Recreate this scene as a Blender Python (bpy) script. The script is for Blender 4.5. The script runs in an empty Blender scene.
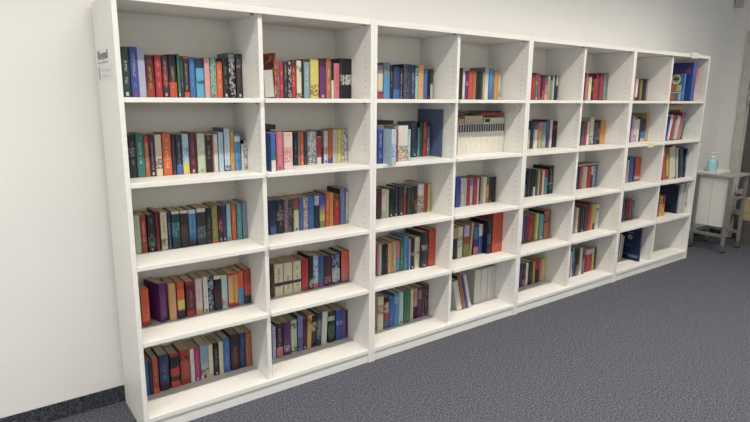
import bpy, bmesh, math, random
from mathutils import Vector, Matrix
random.seed(7)
C = bpy.context.scene.collection
BOOKS = [
(1, 1, 'book', 0.065, 0.0311, 0.2, 0.2016, 0.135, 0.0, 'dkgreen', 't:white f:white', '', 0, 'dark green book at the left end, top shelf, leftmost column', 0),
(1, 1, 'book', 0.0986, 0.03, 0.2, 0.2035, 0.135, 0.0, 'royal', 't:yellow f:red', '', 0, 'royal blue book between dark green and lavender, top shelf, leftmost column', 0),
(1, 1, 'book', 0.1291, 0.0279, 0.2, 0.1998, 0.135, 0.0, 'lavender', 't:lilac', '', 0, 'lavender book between royal blue and maroon, top shelf, leftmost column', 0),
(1, 1, 'book', 0.1586, 0.0337, 0.2, 0.1731, 0.118, 0.0, 'maroon', 't:gold f:white G:brick:.5:.1', '', 0, 'maroon book fading to brick between lavender and red, top shelf, leftmost column', 0),
(1, 1, 'book', 0.1966, 0.0271, 0.2, 0.1748, 0.119, 0.0, 'red', 't:pink', '', 0, 'red book between maroon and dark brown, top shelf, leftmost column', 0),
(1, 1, 'book', 0.227, 0.0246, 0.2, 0.174, 0.118, 0.0, 'dkbrown', 't:pink a:red:.3:.6 f:pink', '', 0, 'dark brown book between red and black, top shelf, leftmost column', 0),
(1, 1, 'book', 0.2539, 0.0318, 0.2, 0.181, 0.123, 0.0, 'black', 't:tan B:redorange:.36', '', 0, 'black book with orange-red foot between dark brown and green, top shelf, leftmost column', 0),
(1, 1, 'book', 0.2915, 0.0104, 0.2, 0.1834, 0.125, 0.0, 'green', 'f:white', '', 0, 'thin green book between black and navy, top shelf, leftmost column', 0),
(1, 1, 'book', 0.303, 0.0133, 0.2, 0.1751, 0.119, 0.0, 'navy', 't:grey', '', 0, 'navy book between green and black, top shelf, leftmost column', 0),
(1, 1, 'book', 0.3175, 0.0234, 0.2, 0.1766, 0.12, 0.0, 'black', 'T:orange:.06 B:redorange:.13 t:gold', '', 0, 'black book with orange-red foot between navy and blue, top shelf, leftmost column', 0),
(1, 1, 'book', 0.3432, 0.0243, 0.2, 0.1734, 0.118, 0.0, 'blue', 't:sky', '', 0, 'blue book between black and light blue, top shelf, leftmost column', 0),
(1, 1, 'book', 0.371, 0.0361, 0.2, 0.1698, 0.115, 0.0, 'sky', 'T:navy:.25 a:navy:.35:.45', '', 0, 'light blue book with navy top between blue and pink, top shelf, leftmost column', 0),
(1, 1, 'book', 0.4101, 0.0238, 0.2, 0.1736, 0.118, 0.0, 'pink', 't:rose', '', 0, 'pink book between light blue and teal, top shelf, leftmost column', 0),
(1, 1, 'book', 0.437, 0.0266, 0.2, 0.1749, 0.119, 0.0, 'teal', 'A:yellow f:red', '', 0, 'teal book between pink and orange, top shelf, leftmost column', 0),
(1, 1, 'book', 0.4661, 0.0257, 0.2, 0.1606, 0.109, 0.0, 'orange', 't:cream', '', 0, 'orange book between teal and black, top shelf, leftmost column', 0),
(1, 1, 'book', 0.4949, 0.0273, 0.2, 0.1764, 0.12, 0.0, 'black', 't:grey f:white', '', 0, 'black book between orange and black, top shelf, leftmost column', 0),
(1, 1, 'book', 0.5248, 0.0296, 0.2, 0.2013, 0.135, 0.0, 'black', 'T:tealgrey:.16 A:white t:white', 'tealgrey', 0, 'black book with teal grey top between black and charcoal, top shelf, leftmost column', 0),
(1, 1, 'book', 0.5603, 0.0288, 0.2, 0.1972, 0.134, 0.0, 'charcoal', 't:brick a:grey:.7:.9 f:white', '', 0, 'charcoal book at the right end, top shelf, leftmost column', 0),
(1, 2, 'book', 0.6888, 0.0485, 0.17, 0.131, 0.089, -4.0, 'white', '', '', 1, 'thick white book at the left end, top shelf, second column', 0),
(1, 2, 'book', 0.7387, 0.0084, 0.17, 0.2107, 0.143, 0.0, 'red', 'A:yellow', 'FLORAL', 0, 'tall thin red book with flowered cover behind white page edges, top shelf, second column', 0),
(1, 2, 'book', 0.7478, 0.0162, 0.17, 0.1722, 0.117, 0.0, 'brick', 'A:skyblue', '', 0, 'brick book between two red ones, top shelf, second column', 0),
(1, 2, 'book', 0.7655, 0.0185, 0.17, 0.1699, 0.116, 0.0, 'red', 't:white', '', 0, 'red book between brick and navy, top shelf, second column', 0),
(1, 2, 'book', 0.7868, 0.0215, 0.17, 0.1709, 0.116, 0.0, 'navy', 't:gold', '', 0, 'navy book between red and plum, top shelf, second column', 0),
(1, 2, 'book', 0.8105, 0.0181, 0.17, 0.1731, 0.118, 0.0, 'plum', 'A:white', '', 0, 'plum book between navy and red, top shelf, second column', 0),
(1, 2, 'book', 0.8309, 0.0198, 0.17, 0.1771, 0.12, 0.0, 'red', 'T:maroon:.2 t:white', '', 0, 'red book with maroon top between plum and cream, top shelf, second column', 0),
(1, 2, 'book', 0.8572, 0.0259, 0.17, 0.1802, 0.123, 0.0, 'cream', 'a:black:.7:.85 a:black:.02:.14', '', 0, 'cream book between red and black, top shelf, second column', 0),
(1, 2, 'book', 0.8847, 0.0105, 0.17, 0.1874, 0.127, 0.0, 'black', 'f:red', '', 0, 'thin black book between cream and grey-blue, top shelf, second column', 0),
(1, 2, 'book', 0.8974, 0.0317, 0.17, 0.1751, 0.119, 0.0, 'greyblue', 't:white', '', 0, 'grey-blue book between black and yellow, top shelf, second column', 0),
(1, 2, 'book', 0.9328, 0.0484, 0.17, 0.1923, 0.131, 0.0, 'yellow', 'a:brown:.05:.35', '', 0, 'thick yellow book between grey-blue and purple, top shelf, second column', 0),
(1, 2, 'book', 0.9867, 0.0368, 0.17, 0.1958, 0.133, 0.0, 'purple', 'T:plum:.2 f:pink', '', 0, 'purple book with plum top between yellow and rust, top shelf, second column', 0),
(1, 2, 'book', 1.0251, 0.0286, 0.17, 0.1986, 0.135, 0.0, 'rust', 't:cream', '', 0, 'rust book between purple and black, top shelf, second column', 0),
(1, 2, 'book', 1.0561, 0.0136, 0.17, 0.1853, 0.126, 0.0, 'black', 'B:white:.5', '', 0, 'black book with white foot between rust and rose, top shelf, second column', 0),
(1, 2, 'book', 1.0713, 0.0332, 0.17, 0.1765, 0.12, 0.0, 'rose', 't:crimson', '', 0, 'rose book between two black ones, top shelf, second column', 0),
(1, 2, 'book', 1.1103, 0.0688, 0.17, 0.2021, 0.137, 0.0, 'black', 'a:white:.35:.6', 'charcoal', 0, 'thick black book at the right end, top shelf, second column', 0),
(2, 1, 'book', 0.0623, 0.0271, 0.175, 0.1812, 0.123, 0.0, 'black', 'a:grey:.5:.7 t:grey', '', 0, 'black book at the left end, second shelf, leftmost column', 0),
(2, 1, 'book', 0.0921, 0.0307, 0.175, 0.1841, 0.125, 0.0, 'tealgreen', 't:cream', '', 0, 'teal green book between black and rust, second shelf, leftmost column', 0),
(2, 1, 'book', 0.1244, 0.0186, 0.175, 0.1738, 0.118, 0.0, 'rust', 'T:red:.18 t:cream', '', 0, 'rust book with red top between teal green and plum, second shelf, leftmost column', 0),
(2, 1, 'book', 0.1457, 0.021, 0.175, 0.1742, 0.118, 0.0, 'plum', 't:lilac f:white', '', 0, 'plum book between rust and cream, second shelf, leftmost column', 0),
(2, 1, 'book', 0.1689, 0.0268, 0.175, 0.1779, 0.121, 0.0, 'cream', 'a:black:.18:.42', '', 0, 'cream book between plum and orange, second shelf, leftmost column', 0),
(2, 1, 'book', 0.2003, 0.0353, 0.175, 0.183, 0.124, 0.0, 'orange', 't:cream', '', 0, 'orange book between cream and navy, second shelf, leftmost column', 0),
(2, 1, 'book', 0.2384, 0.0161, 0.175, 0.177, 0.12, 0.0, 'navy', 't:brick f:red', '', 0, 'navy book between orange and navy, second shelf, leftmost column', 0),
(2, 1, 'book', 0.2568, 0.0251, 0.175, 0.1752, 0.119, 0.0, 'navy', 'B:blue:.25 t:tan', '', 0, 'navy book with blue foot between navy and pale blue, second shelf, leftmost column', 0),
(2, 1, 'book', 0.2848, 0.0278, 0.175, 0.1772, 0.12, 0.0, 'paleblue', 'B:yellow:.27 a:skyblue:.3:.7', '', 0, 'pale blue book with yellow foot between navy and maroon, second shelf, leftmost column', 0),
(2, 1, 'book', 0.3161, 0.0288, 0.175, 0.1821, 0.124, 0.0, 'maroon', 't:rose f:pink', '', 0, 'maroon book between pale blue and pale green, second shelf, leftmost column', 0),
(2, 1, 'book', 0.3509, 0.0348, 0.175, 0.178, 0.121, 0.0, 'palegreen', 'a:white:.5:.9 f:grey', '', 0, 'pale green book between maroon and black, second shelf, leftmost column', 0),
(2, 1, 'book', 0.3888, 0.0304, 0.175, 0.177, 0.12, 0.0, 'black', 't:gold M:gold:.95:.98', 'gold', 0, 'black book with gold band between pale green and rust, second shelf, leftmost column', 0),
(2, 1, 'book', 0.4204, 0.0063, 0.175, 0.1746, 0.119, 0.0, 'rust', '', '', 0, 'thin rust book between black and white, second shelf, leftmost column', 1),
(2, 1, 'book', 0.4279, 0.017, 0.175, 0.1718, 0.117, 0.0, 'white', 't:grey', '', 0, 'white book between rust and pale blue, second shelf, leftmost column', 0),
(2, 1, 'book', 0.45, 0.0223, 0.175, 0.1801, 0.122, 0.0, 'paleblue', 't:skyblue', '', 0, 'pale blue book between white and pale blue, second shelf, leftmost column', 0),
(2, 1, 'book', 0.4767, 0.0277, 0.175, 0.1968, 0.134, 0.0, 'paleblue', 'B:royal:.13 A:white', 'slate', 0, 'pale blue book with royal blue foot between pale blue and amber, second shelf, leftmost column', 0),
(2, 1, 'book', 0.507, 0.0176, 0.175, 0.1804, 0.123, 0.0, 'amber', 't:brown', '', 0, 'amber book between pale blue and sky blue, second shelf, leftmost column', 0),
(2, 1, 'book', 0.5266, 0.0284, 0.175, 0.1723, 0.117, 0.0, 'skyblue', 't:black M:white:.78:.92', '', 0, 'sky blue book with white band between amber and white, second shelf, leftmost column', 0),
(2, 1, 'book', 0.5596, 0.012, 0.175, 0.1228, 0.084, 0.0, 'white', '', '', 0, 'thin white book between sky blue and white, second shelf, leftmost column', 0),
(2, 1, 'book', 0.5729, 0.0161, 0.175, 0.1365, 0.093, 0.0, 'white', 'A:black', 'black', 0, 'white book at the right end, second shelf, leftmost column', 0),
(2, 2, 'book', 0.6515, 0.0225, 0.05, 0.1773, 0.121, 0.0, 'blue', 'B:white:.3 a:green:.3:.45', '', 0, 'blue book with white foot at the left end, second shelf, second column', 0),
(2, 2, 'book', 0.6866, 0.0341, 0.069, 0.1788, 0.122, 0.0, 'rose', 't:pink f:crimson', '', 0, 'rose book between blue and royal blue, second shelf, second column', 0),
(2, 2, 'book', 0.7212, 0.006, 0.2, 0.1842, 0.125, 0.0, 'royal', 'A:white', 'navy', 0, 'thin royal blue book between rose and pale pink, second shelf, second column', 1),
(2, 2, 'book', 0.7326, 0.0479, 0.084, 0.1752, 0.119, 0.0, 'palepink', 'a:rose:.2:.6 a:gold:.9:.97', '', 0, 'thick pale pink book between royal blue and black, second shelf, second column', 0),
(2, 2, 'book', 0.8475, 0.0259, 0.2, 0.1672, 0.114, 0.0, 'black', 't:grey', '', 0, 'black book between pale pink and grey, second shelf, second column', 0),
(2, 2, 'book', 0.8749, 0.0092, 0.2, 0.168, 0.114, 0.0, 'grey', '', '', 0, 'thin grey book between black and orange, second shelf, second column', 1),
(2, 2, 'book', 0.8865, 0.0193, 0.2, 0.1689, 0.115, 0.0, 'orange', 't:white f:cream', '', 0, 'orange book between grey and dark teal, second shelf, second column', 0),
(2, 2, 'book', 0.9081, 0.0187, 0.2, 0.1669, 0.114, 0.0, 'darkteal', 't:skyblue', '', 0, 'dark teal book between orange and white, second shelf, second column', 0),
(2, 2, 'book', 0.9292, 0.0515, 0.2, 0.1686, 0.115, 0.0, 'white', 'A:indigo a:indigo:.05:.3', '', 0, 'thick white book between dark teal and white, second shelf, second column', 0),
(2, 2, 'book', 0.9847, 0.025, 0.2, 0.1729, 0.118, 0.0, 'white', 'M:crimson:.2:.8 T:black:.18', '', 0, 'white book with crimson band between white and brown, second shelf, second column', 0),
(2, 2, 'book', 1.0113, 0.0114, 0.2, 0.1676, 0.114, 0.0, 'brown', 'B:black:.5', '', 0, 'thin brown book with black foot between white and pale grey, second shelf, second column', 0),
(2, 2, 'book', 1.0259, 0.0246, 0.2, 0.169, 0.115, 0.0, 'palegrey', 'a:black:.3:.5 f:navy', '', 0, 'pale grey book between brown and orange-red, second shelf, second column', 0),
(2, 2, 'book', 1.053, 0.0232, 0.2, 0.1683, 0.114, 0.0, 'redorange', 'B:royal:.15', '', 0, 'orange-red book with royal blue foot between two pale grey ones, second shelf, second column', 0),
(2, 2, 'book', 1.0811, 0.0268, 0.2, 0.1738, 0.118, 0.0, 'palegrey', 't:grey', '', 0, 'pale grey book between orange-red and yellow, second shelf, second column', 0),
(2, 2, 'book', 1.1096, 0.0271, 0.2, 0.1758, 0.12, 0.0, 'yellow', 't:gold', '', 0, 'yellow book between pale grey and white, second shelf, second column', 0),
(2, 2, 'book', 1.1401, 0.0343, 0.2, 0.1743, 0.119, 0.0, 'white', 'A:black', '', 0, 'white book at the right end, second shelf, second column', 0),
(2, 2, 'lie', 0.7051, 0.047, 0.2, 0.1848, 0.023, 0, 'dkbrown', '', '', 0, 'dark brown book lying flat on the upright books, second shelf, second column', 1),
(3, 1, 'book', 0.0687, 0.0236, 0.212, 0.1732, 0.118, 0.0, 'palegreen', 't:olive', '', 0, 'pale green book at the left end, middle shelf, leftmost column', 0),
(3, 1, 'book', 0.0945, 0.0234, 0.212, 0.1713, 0.117, 0.0, 'brick', 't:cream', '', 0, 'brick book between pale green and black, middle shelf, leftmost column', 0),
(3, 1, 'book', 0.123, 0.0322, 0.212, 0.1693, 0.115, 0.0, 'black', 'a:green:.15:.4 f:rose t:grey', '', 0, 'black book between brick and dark red, middle shelf, leftmost column', 0),
(3, 1, 'book', 0.1581, 0.0137, 0.212, 0.1801, 0.122, 0.0, 'darkred', '', '', 0, 'dark red book between black and cream, middle shelf, leftmost column', 0),
(3, 1, 'book', 0.1804, 0.0273, 0.212, 0.1732, 0.118, 0.0, 'cream', 't:charcoal a:black:.1:.3', '', 0, 'cream book between dark red and indigo, middle shelf, leftmost column', 0),
(3, 1, 'book', 0.2113, 0.0135, 0.212, 0.1693, 0.115, 0.0, 'indigo', 'f:rose t:lilac', '', 0, 'indigo book between cream and dark teal, middle shelf, leftmost column', 0),
(3, 1, 'book', 0.2284, 0.0347, 0.208, 0.173, 0.118, 0.0, 'darkteal', 'T:white:.08 a:teal:.3:.7', '', 0, 'dark teal book between indigo and dark brown, middle shelf, leftmost column', 0),
(3, 1, 'book', 0.2667, 0.0353, 0.208, 0.1718, 0.117, 0.0, 'dkbrown', 'T:white:.08 a:brown:.3:.6', '', 0, 'dark brown book between dark teal and sky blue, middle shelf, leftmost column', 0),
(3, 1, 'book', 0.3051, 0.0328, 0.208, 0.172, 0.117, 0.0, 'skyblue', 'G:navy:.4:.1 T:white:.1 t:navy', '', 0, 'sky blue book fading to navy between dark brown and charcoal, middle shelf, leftmost column', 0),
(3, 1, 'book', 0.3408, 0.0422, 0.205, 0.1742, 0.118, 0.0, 'charcoal', 'T:white:.1 a:tealgrey:.2:.5', '', 0, 'thick charcoal book with white top between sky blue and black, middle shelf, leftmost column', 0),
(3, 1, 'book', 0.3855, 0.0243, 0.205, 0.1722, 0.117, 0.0, 'black', 'f:red B:maroon:.12 t:grey', '', 0, 'black book with maroon foot between charcoal and olive, middle shelf, leftmost column', 0),
(3, 1, 'book', 0.4124, 0.0279, 0.205, 0.1786, 0.121, 0.0, 'olive', 'B:orange:.08 t:yellow', '', 0, 'olive book between black and plum, middle shelf, leftmost column', 0),
(3, 1, 'book', 0.4448, 0.0184, 0.205, 0.1782, 0.121, 0.0, 'plum', 'a:rose:.3:.6 f:paleblue', 'charcoal', 0, 'plum book between olive and indigo, middle shelf, leftmost column', 0),
(3, 1, 'book', 0.4645, 0.0172, 0.205, 0.1737, 0.118, 0.0, 'indigo', 'f:white', 'black', 0, 'indigo book between plum and pale teal, middle shelf, leftmost column', 0),
(3, 1, 'book', 0.485, 0.0207, 0.205, 0.1777, 0.121, 0.0, 'lightteal', 'f:red t:white', '', 0, 'pale teal book between indigo and orange, middle shelf, leftmost column', 0),
(3, 1, 'book', 0.5104, 0.0209, 0.205, 0.1751, 0.119, 0.0, 'orange', 't:cream', '', 0, 'orange book between pale teal and teal, middle shelf, leftmost column', 0),
(3, 1, 'book', 0.5361, 0.026, 0.205, 0.1754, 0.119, 0.0, 'teal', 't:lightteal', '', 0, 'teal book between orange and grey lavender, middle shelf, leftmost column', 0),
(3, 1, 'book', 0.5662, 0.0228, 0.205, 0.179, 0.122, 0.0, 'lavgrey', 't:slate f:brick', '', 0, 'grey lavender book at the right end, middle shelf, leftmost column', 0),
(3, 2, 'book', 0.7061, 0.0353, 0.197, 0.1778, 0.121, 0.0, 'indigo', 'B:blue:.25 A:navy', '', 0, 'indigo book with blue foot at the left end, middle shelf, second column', 0),
(3, 2, 'book', 0.7437, 0.0396, 0.197, 0.1738, 0.118, 0.0, 'black', 'a:grey:.4:.7 t:grey', '', 0, 'black book between indigo and slate blue, middle shelf, second column', 0),
(3, 2, 'book', 0.7856, 0.025, 0.197, 0.1718, 0.117, 0.0, 'slate', 'A:rose', '', 0, 'slate blue book between two black ones, middle shelf, second column', 0),
(3, 2, 'book', 0.8121, 0.0268, 0.197, 0.1711, 0.116, 0.0, 'black', 'A:grey', '', 0, 'black book between slate blue and cream, middle shelf, second column', 0),
(3, 2, 'book', 0.842, 0.0272, 0.197, 0.175, 0.119, 0.0, 'cream', 'T:brick:.36 f:charcoal', '', 0, 'cream book with brick top between black and blue, middle shelf, second column', 0),
(3, 2, 'book', 0.8731, 0.0204, 0.197, 0.1723, 0.117, 0.0, 'blue', 't:skyblue', '', 0, 'blue book between cream and pale pink, middle shelf, second column', 0),
(3, 2, 'book', 0.8967, 0.0254, 0.197, 0.1726, 0.117, 0.0, 'palepink', 'A:indigo f:red', '', 0, 'pale pink book between two blue ones, middle shelf, second column', 0),
(3, 2, 'book', 0.9244, 0.0353, 0.197, 0.1736, 0.118, 0.0, 'blue', 't:skyblue', '', 0, 'blue book between pale pink and navy, middle shelf, second column', 0),
(3, 2, 'book', 0.963, 0.0293, 0.197, 0.1766, 0.12, 0.0, 'navy', 'T:lavender:.3', '', 0, 'navy book with lavender top between blue and royal blue, middle shelf, second column', 0),
(3, 2, 'book', 0.9948, 0.033, 0.197, 0.1777, 0.121, 0.0, 'royal', 'G:yellow:.75:.3 B:olive:.2', '', 0, 'royal blue book fading to yellow between navy and orange, middle shelf, second column', 0),
(3, 2, 'book', 1.032, 0.0226, 0.197, 0.1847, 0.126, 0.0, 'orange', 't:cream', '', 0, 'orange book between royal blue and amber, middle shelf, second column', 0),
(3, 2, 'book', 1.0562, 0.0236, 0.197, 0.181, 0.123, 0.0, 'amber', 't:rust', '', 0, 'amber book between orange and red, middle shelf, second column', 0),
(3, 2, 'book', 1.0833, 0.0376, 0.197, 0.1721, 0.117, 0.0, 'red', 'T:brown:.18 t:gold', '', 0, 'red book with brown top between amber and periwinkle, middle shelf, second column', 0),
(3, 2, 'book', 1.1252, 0.0339, 0.197, 0.1982, 0.135, 0.0, 'periwinkle', 't:lavender', 'charcoal', 0, 'periwinkle book between red and white, middle shelf, second column', 0),
(3, 2, 'book', 1.1625, 0.0149, 0.197, 0.1775, 0.121, 0.0, 'white', 'f:charcoal', '', 0, 'white book at the right end, middle shelf, second column', 0),
(4, 1, 'book', 0.0662, 0.0345, 0.185, 0.1729, 0.118, 0.0, 'orange', 'B:red:.13 t:brick', '', 0, 'orange book with red foot at the left end, fourth shelf, leftmost column', 0),
(4, 1, 'book', 0.1466, 0.0358, 0.185, 0.1837, 0.125, 0.0, 'purple', 't:violet B:indigo:.1 Y:16', 'purple', 0, 'purple book with indigo foot between orange and peach, fourth shelf, leftmost column', 0),
(4, 1, 'book', 0.1875, 0.0321, 0.186, 0.1759, 0.12, 0.0, 'peach', 't:tan', '', 0, 'peach book between purple and orange, fourth shelf, leftmost column', 0),
(4, 1, 'book', 0.2253, 0.0327, 0.186, 0.1746, 0.119, 0.0, 'orange', 'M:yellow:.25:.5 B:navy:.22 T:redorange:.2', '', 0, 'orange book with yellow band between peach and maroon, fourth shelf, leftmost column', 0),
(4, 1, 'book', 0.2658, 0.0406, 0.186, 0.1706, 0.116, 0.0, 'maroon', 'T:red:.08 B:red:.16 t:rose', '', 0, 'maroon book with red foot between orange and pale pink, fourth shelf, leftmost column', 0),
(4, 1, 'book', 0.3111, 0.0318, 0.189, 0.1757, 0.119, 0.0, 'palepink', 't:rose B:peach:.15', '', 0, 'pale pink book with peach foot between maroon and white, fourth shelf, leftmost column', 0),
(4, 1, 'book', 0.3486, 0.0219, 0.189, 0.1774, 0.121, 0.0, 'white', 't:grey f:charcoal', '', 0, 'white book between pale pink and navy, fourth shelf, leftmost column', 0),
(4, 1, 'book', 0.3725, 0.0248, 0.189, 0.1754, 0.119, 0.0, 'navy', 'A:paleblue', '', 0, 'navy book between white and black, fourth shelf, leftmost column', 0),
(4, 1, 'book', 0.4012, 0.0351, 0.189, 0.1745, 0.119, 0.0, 'black', 'T:white:.1 a:maroon:.2:.7', '', 0, 'black book with white top between navy and pale blue, fourth shelf, leftmost column', 0),
(4, 1, 'book', 0.4382, 0.0282, 0.189, 0.1704, 0.116, 0.0, 'paleblue', 'a:redorange:.1:.3 T:cream:.15', '', 0, 'pale blue book with cream top between black and peach, fourth shelf, leftmost column', 0),
(4, 1, 'book', 0.4718, 0.0265, 0.189, 0.1711, 0.116, 0.0, 'peach', 'T:red:.06 B:red:.13 t:gold', '', 0, 'peach book with red foot between pale blue and amber, fourth shelf, leftmost column', 0),
(4, 1, 'book', 0.5004, 0.0206, 0.189, 0.1698, 0.115, 0.0, 'amber', 'T:red:.05 B:red:.1', '', 0, 'amber book with red foot between peach and orange, fourth shelf, leftmost column', 0),
(4, 1, 'book', 0.5224, 0.0278, 0.189, 0.1733, 0.118, 0.0, 'orange', 'B:skyblue:.5 f:rust', '', 0, 'orange book with sky blue foot between amber and orange-red, fourth shelf, leftmost column', 0),
(4, 1, 'book', 0.5545, 0.0346, 0.189, 0.1766, 0.12, 0.0, 'redorange', 'T:brick:.4 B:charcoal:.25', '', 0, 'orange-red book with brick top at the right end, fourth shelf, leftmost column', 0),
(4, 2, 'book', 0.7037, 0.0135, 0.195, 0.1787, 0.122, 0.0, 'maroon', '', '', 0, 'maroon book at the left end, fourth shelf, second column', 0),
(4, 2, 'book', 0.7209, 0.0487, 0.195, 0.1729, 0.118, 0.0, 'cream', 'M:navy:.32:.42 t:charcoal', '', 0, 'thick cream book with navy band between maroon and cream, fourth shelf, second column', 0),
(4, 2, 'book', 0.7734, 0.0505, 0.195, 0.1724, 0.117, 0.0, 'cream', 'M:navy:.32:.42 t:charcoal', '', 0, 'thick cream book with navy band between two cream ones, fourth shelf, second column', 0),
(4, 2, 'book', 0.8286, 0.0468, 0.195, 0.1706, 0.116, 0.0, 'cream', 'M:navy:.32:.42 t:charcoal', '', 0, 'thick cream book with navy band between cream and red, fourth shelf, second column', 0),
(4, 2, 'book', 0.8802, 0.0396, 0.195, 0.1721, 0.117, 0.0, 'red', 't:brick', '', 0, 'red book between cream and black, fourth shelf, second column', 0),
(4, 2, 'book', 0.9244, 0.0238, 0.193, 0.1863, 0.127, 0.0, 'black', 'a:paleblue:.05:.3', 'black', 0, 'black book between red and pale blue, fourth shelf, second column', 0),
(4, 2, 'book', 0.9507, 0.0282, 0.193, 0.1803, 0.123, 0.0, 'paleblue', 'A:indigo B:orange:.15', '', 0, 'pale blue book with orange foot between black and royal blue, fourth shelf, second column', 0),
(4, 2, 'book', 0.9805, 0.0353, 0.193, 0.175, 0.119, 0.0, 'royal', 'a:green:.2:.8 f:orange', '', 0, 'royal blue book between pale blue and plum, fourth shelf, second column', 0),
(4, 2, 'book', 1.0191, 0.0418, 0.193, 0.1712, 0.116, 0.0, 'plum', 'a:rose:.1:.3 t:maroon', '', 0, 'plum book between royal blue and indigo, fourth shelf, second column', 0),
(4, 2, 'book', 1.0661, 0.0513, 0.193, 0.175, 0.119, 0.0, 'indigo', 'a:white:.1:.5 A:paleblue', '', 0, 'thick indigo book between plum and orange, fourth shelf, second column', 0),
(4, 2, 'book', 1.1271, 0.0516, 0.193, 0.179, 0.122, 0.0, 'orange', 'G:rose:.7:.2 B:brown:.05', 'black', 0, 'thick orange book fading to rose at the right end, fourth shelf, second column', 0),
(5, 1, 'book', 0.0664, 0.0112, 0.2, 0.1718, 0.117, 0.0, 'blue', '', '', 0, 'thin blue book at the left end, bottom shelf, leftmost column', 0),
(5, 1, 'book', 0.0795, 0.0139, 0.2, 0.1678, 0.114, 0.0, 'navy', '', '', 0, 'navy book between blue and brick, bottom shelf, leftmost column', 0),
(5, 1, 'book', 0.0954, 0.0268, 0.2, 0.1746, 0.119, 0.0, 'brick', 'T:redorange:.1 B:orange:.15 t:gold', '', 0, 'brick book with orange-red top between navy and indigo, bottom shelf, leftmost column', 0),
(5, 1, 'book', 0.1281, 0.0446, 0.206, 0.1771, 0.12, 0.0, 'indigo', 't:skyblue B:plum:.2', '', 0, 'thick indigo book with plum foot between brick and black, bottom shelf, leftmost column', 0),
(5, 1, 'book', 0.1783, 0.0435, 0.206, 0.1681, 0.114, 0.0, 'black', 'T:red:.08 M:red:.35:.6 B:redorange:.18', '', 0, 'thick black book with red band between indigo and brick, bottom shelf, leftmost column', 0),
(5, 1, 'book', 0.226, 0.0451, 0.206, 0.1745, 0.119, 0.0, 'brick', 't:orange a:black:.7:.82', '', 0, 'thick brick book between black and white, bottom shelf, leftmost column', 0),
(5, 1, 'book', 0.2733, 0.0182, 0.206, 0.1715, 0.117, 0.0, 'white', 't:grey', '', 0, 'white book between brick and magenta, bottom shelf, leftmost column', 0),
(5, 1, 'book', 0.2929, 0.025, 0.206, 0.17, 0.116, 0.0, 'magenta', 't:rose f:white', '', 0, 'magenta book between white and grey-blue, bottom shelf, leftmost column', 0),
(5, 1, 'book', 0.3215, 0.0418, 0.207, 0.1763, 0.12, 0.0, 'greyblue', 'G:cream:.5:.1 a:maroon:.1:.3 f:charcoal', '', 0, 'grey-blue book fading to cream between magenta and cream, bottom shelf, leftmost column', 0),
(5, 1, 'book', 0.3637, 0.0204, 0.207, 0.1697, 0.115, 0.0, 'cream', 'f:tan', '', 0, 'cream book between grey-blue and black, bottom shelf, leftmost column', 0),
(5, 1, 'book', 0.3864, 0.0278, 0.207, 0.1704, 0.116, 0.0, 'black', 't:grey f:white', '', 0, 'black book between two cream ones, bottom shelf, leftmost column', 0),
(5, 1, 'book', 0.4157, 0.0213, 0.207, 0.1713, 0.117, 0.0, 'cream', 't:tan', '', 0, 'cream book between black and blue, bottom shelf, leftmost column', 0),
(5, 1, 'book', 0.4385, 0.0339, 0.207, 0.1793, 0.122, 0.0, 'blue', 't:greyblue', '', 0, 'blue book between cream and dark brown, bottom shelf, leftmost column', 0),
(5, 1, 'book', 0.4771, 0.0462, 0.207, 0.1898, 0.128, 0.0, 'dkbrown', 't:rust a:maroon:.1:.6', '', 0, 'thick dark brown book between blue and navy, bottom shelf, leftmost column', 0),
(5, 1, 'book', 0.5249, 0.0295, 0.207, 0.1878, 0.128, 0.0, 'navyblue', 't:skyblue', '', 0, 'navy book between dark brown and rust, bottom shelf, leftmost column', 0),
(5, 1, 'book', 0.5568, 0.0323, 0.207, 0.1812, 0.123, 0.0, 'rust', 't:brick', '', 0, 'rust book at the right end, bottom shelf, leftmost column', 0),
(5, 2, 'book', 0.7018, 0.0189, 0.199, 0.183, 0.124, 0.0, 'lavender', 't:purple', '', 0, 'lavender book at the left end, bottom shelf, second column', 0),
(5, 2, 'book', 0.7248, 0.0375, 0.199, 0.191, 0.13, 0.0, 'black', 'B:rose:.3 T:charcoal:.1 t:pink', '', 0, 'black book with rose foot between lavender and purple, bottom shelf, second column', 0),
(5, 2, 'book', 0.77, 0.04, 0.207, 0.1853, 0.126, 0.0, 'purple', 'a:lilac:.1:.3 t:indigo', '', 0, 'purple book between black and pale green, bottom shelf, second column', 0),
(5, 2, 'book', 0.8134, 0.0372, 0.207, 0.1874, 0.127, 0.0, 'palegreen', 'a:black:.75:.92 a:black:.03:.2', '', 0, 'pale green book between purple and periwinkle, bottom shelf, second column', 0),
(5, 2, 'book', 0.8558, 0.0316, 0.207, 0.2025, 0.128, 0.0, 'periwinkle', 'a:indigo:.1:.4', 'indigo', 0, 'periwinkle book between pale green and plum, bottom shelf, second column', 0),
(5, 2, 'book', 0.8892, 0.0186, 0.207, 0.18, 0.122, 0.0, 'plum', 'f:cream', '', 0, 'plum book between periwinkle and peach, bottom shelf, second column', 0),
(5, 2, 'book', 0.9105, 0.026, 0.207, 0.19, 0.128, 3.0, 'peach', 'a:black:.72:.9', '', 0, 'peach book between plum and dark brown, bottom shelf, second column', 0),
(5, 2, 'book', 0.9391, 0.0271, 0.207, 0.1813, 0.123, 3.0, 'dkbrown', 'a:cream:.5:.8', '', 0, 'dark brown book between peach and dark teal, bottom shelf, second column', 0),
(5, 2, 'book', 0.9699, 0.0293, 0.207, 0.1893, 0.128, 3.0, 'darkteal', 'a:grey:.2:.8', '', 0, 'dark teal book between dark brown and white, bottom shelf, second column', 0),
(5, 2, 'book', 1.002, 0.0343, 0.207, 0.1906, 0.128, 3.0, 'white', 't:palegrey', '', 0, 'white book between dark teal and black, bottom shelf, second column', 0),
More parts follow.
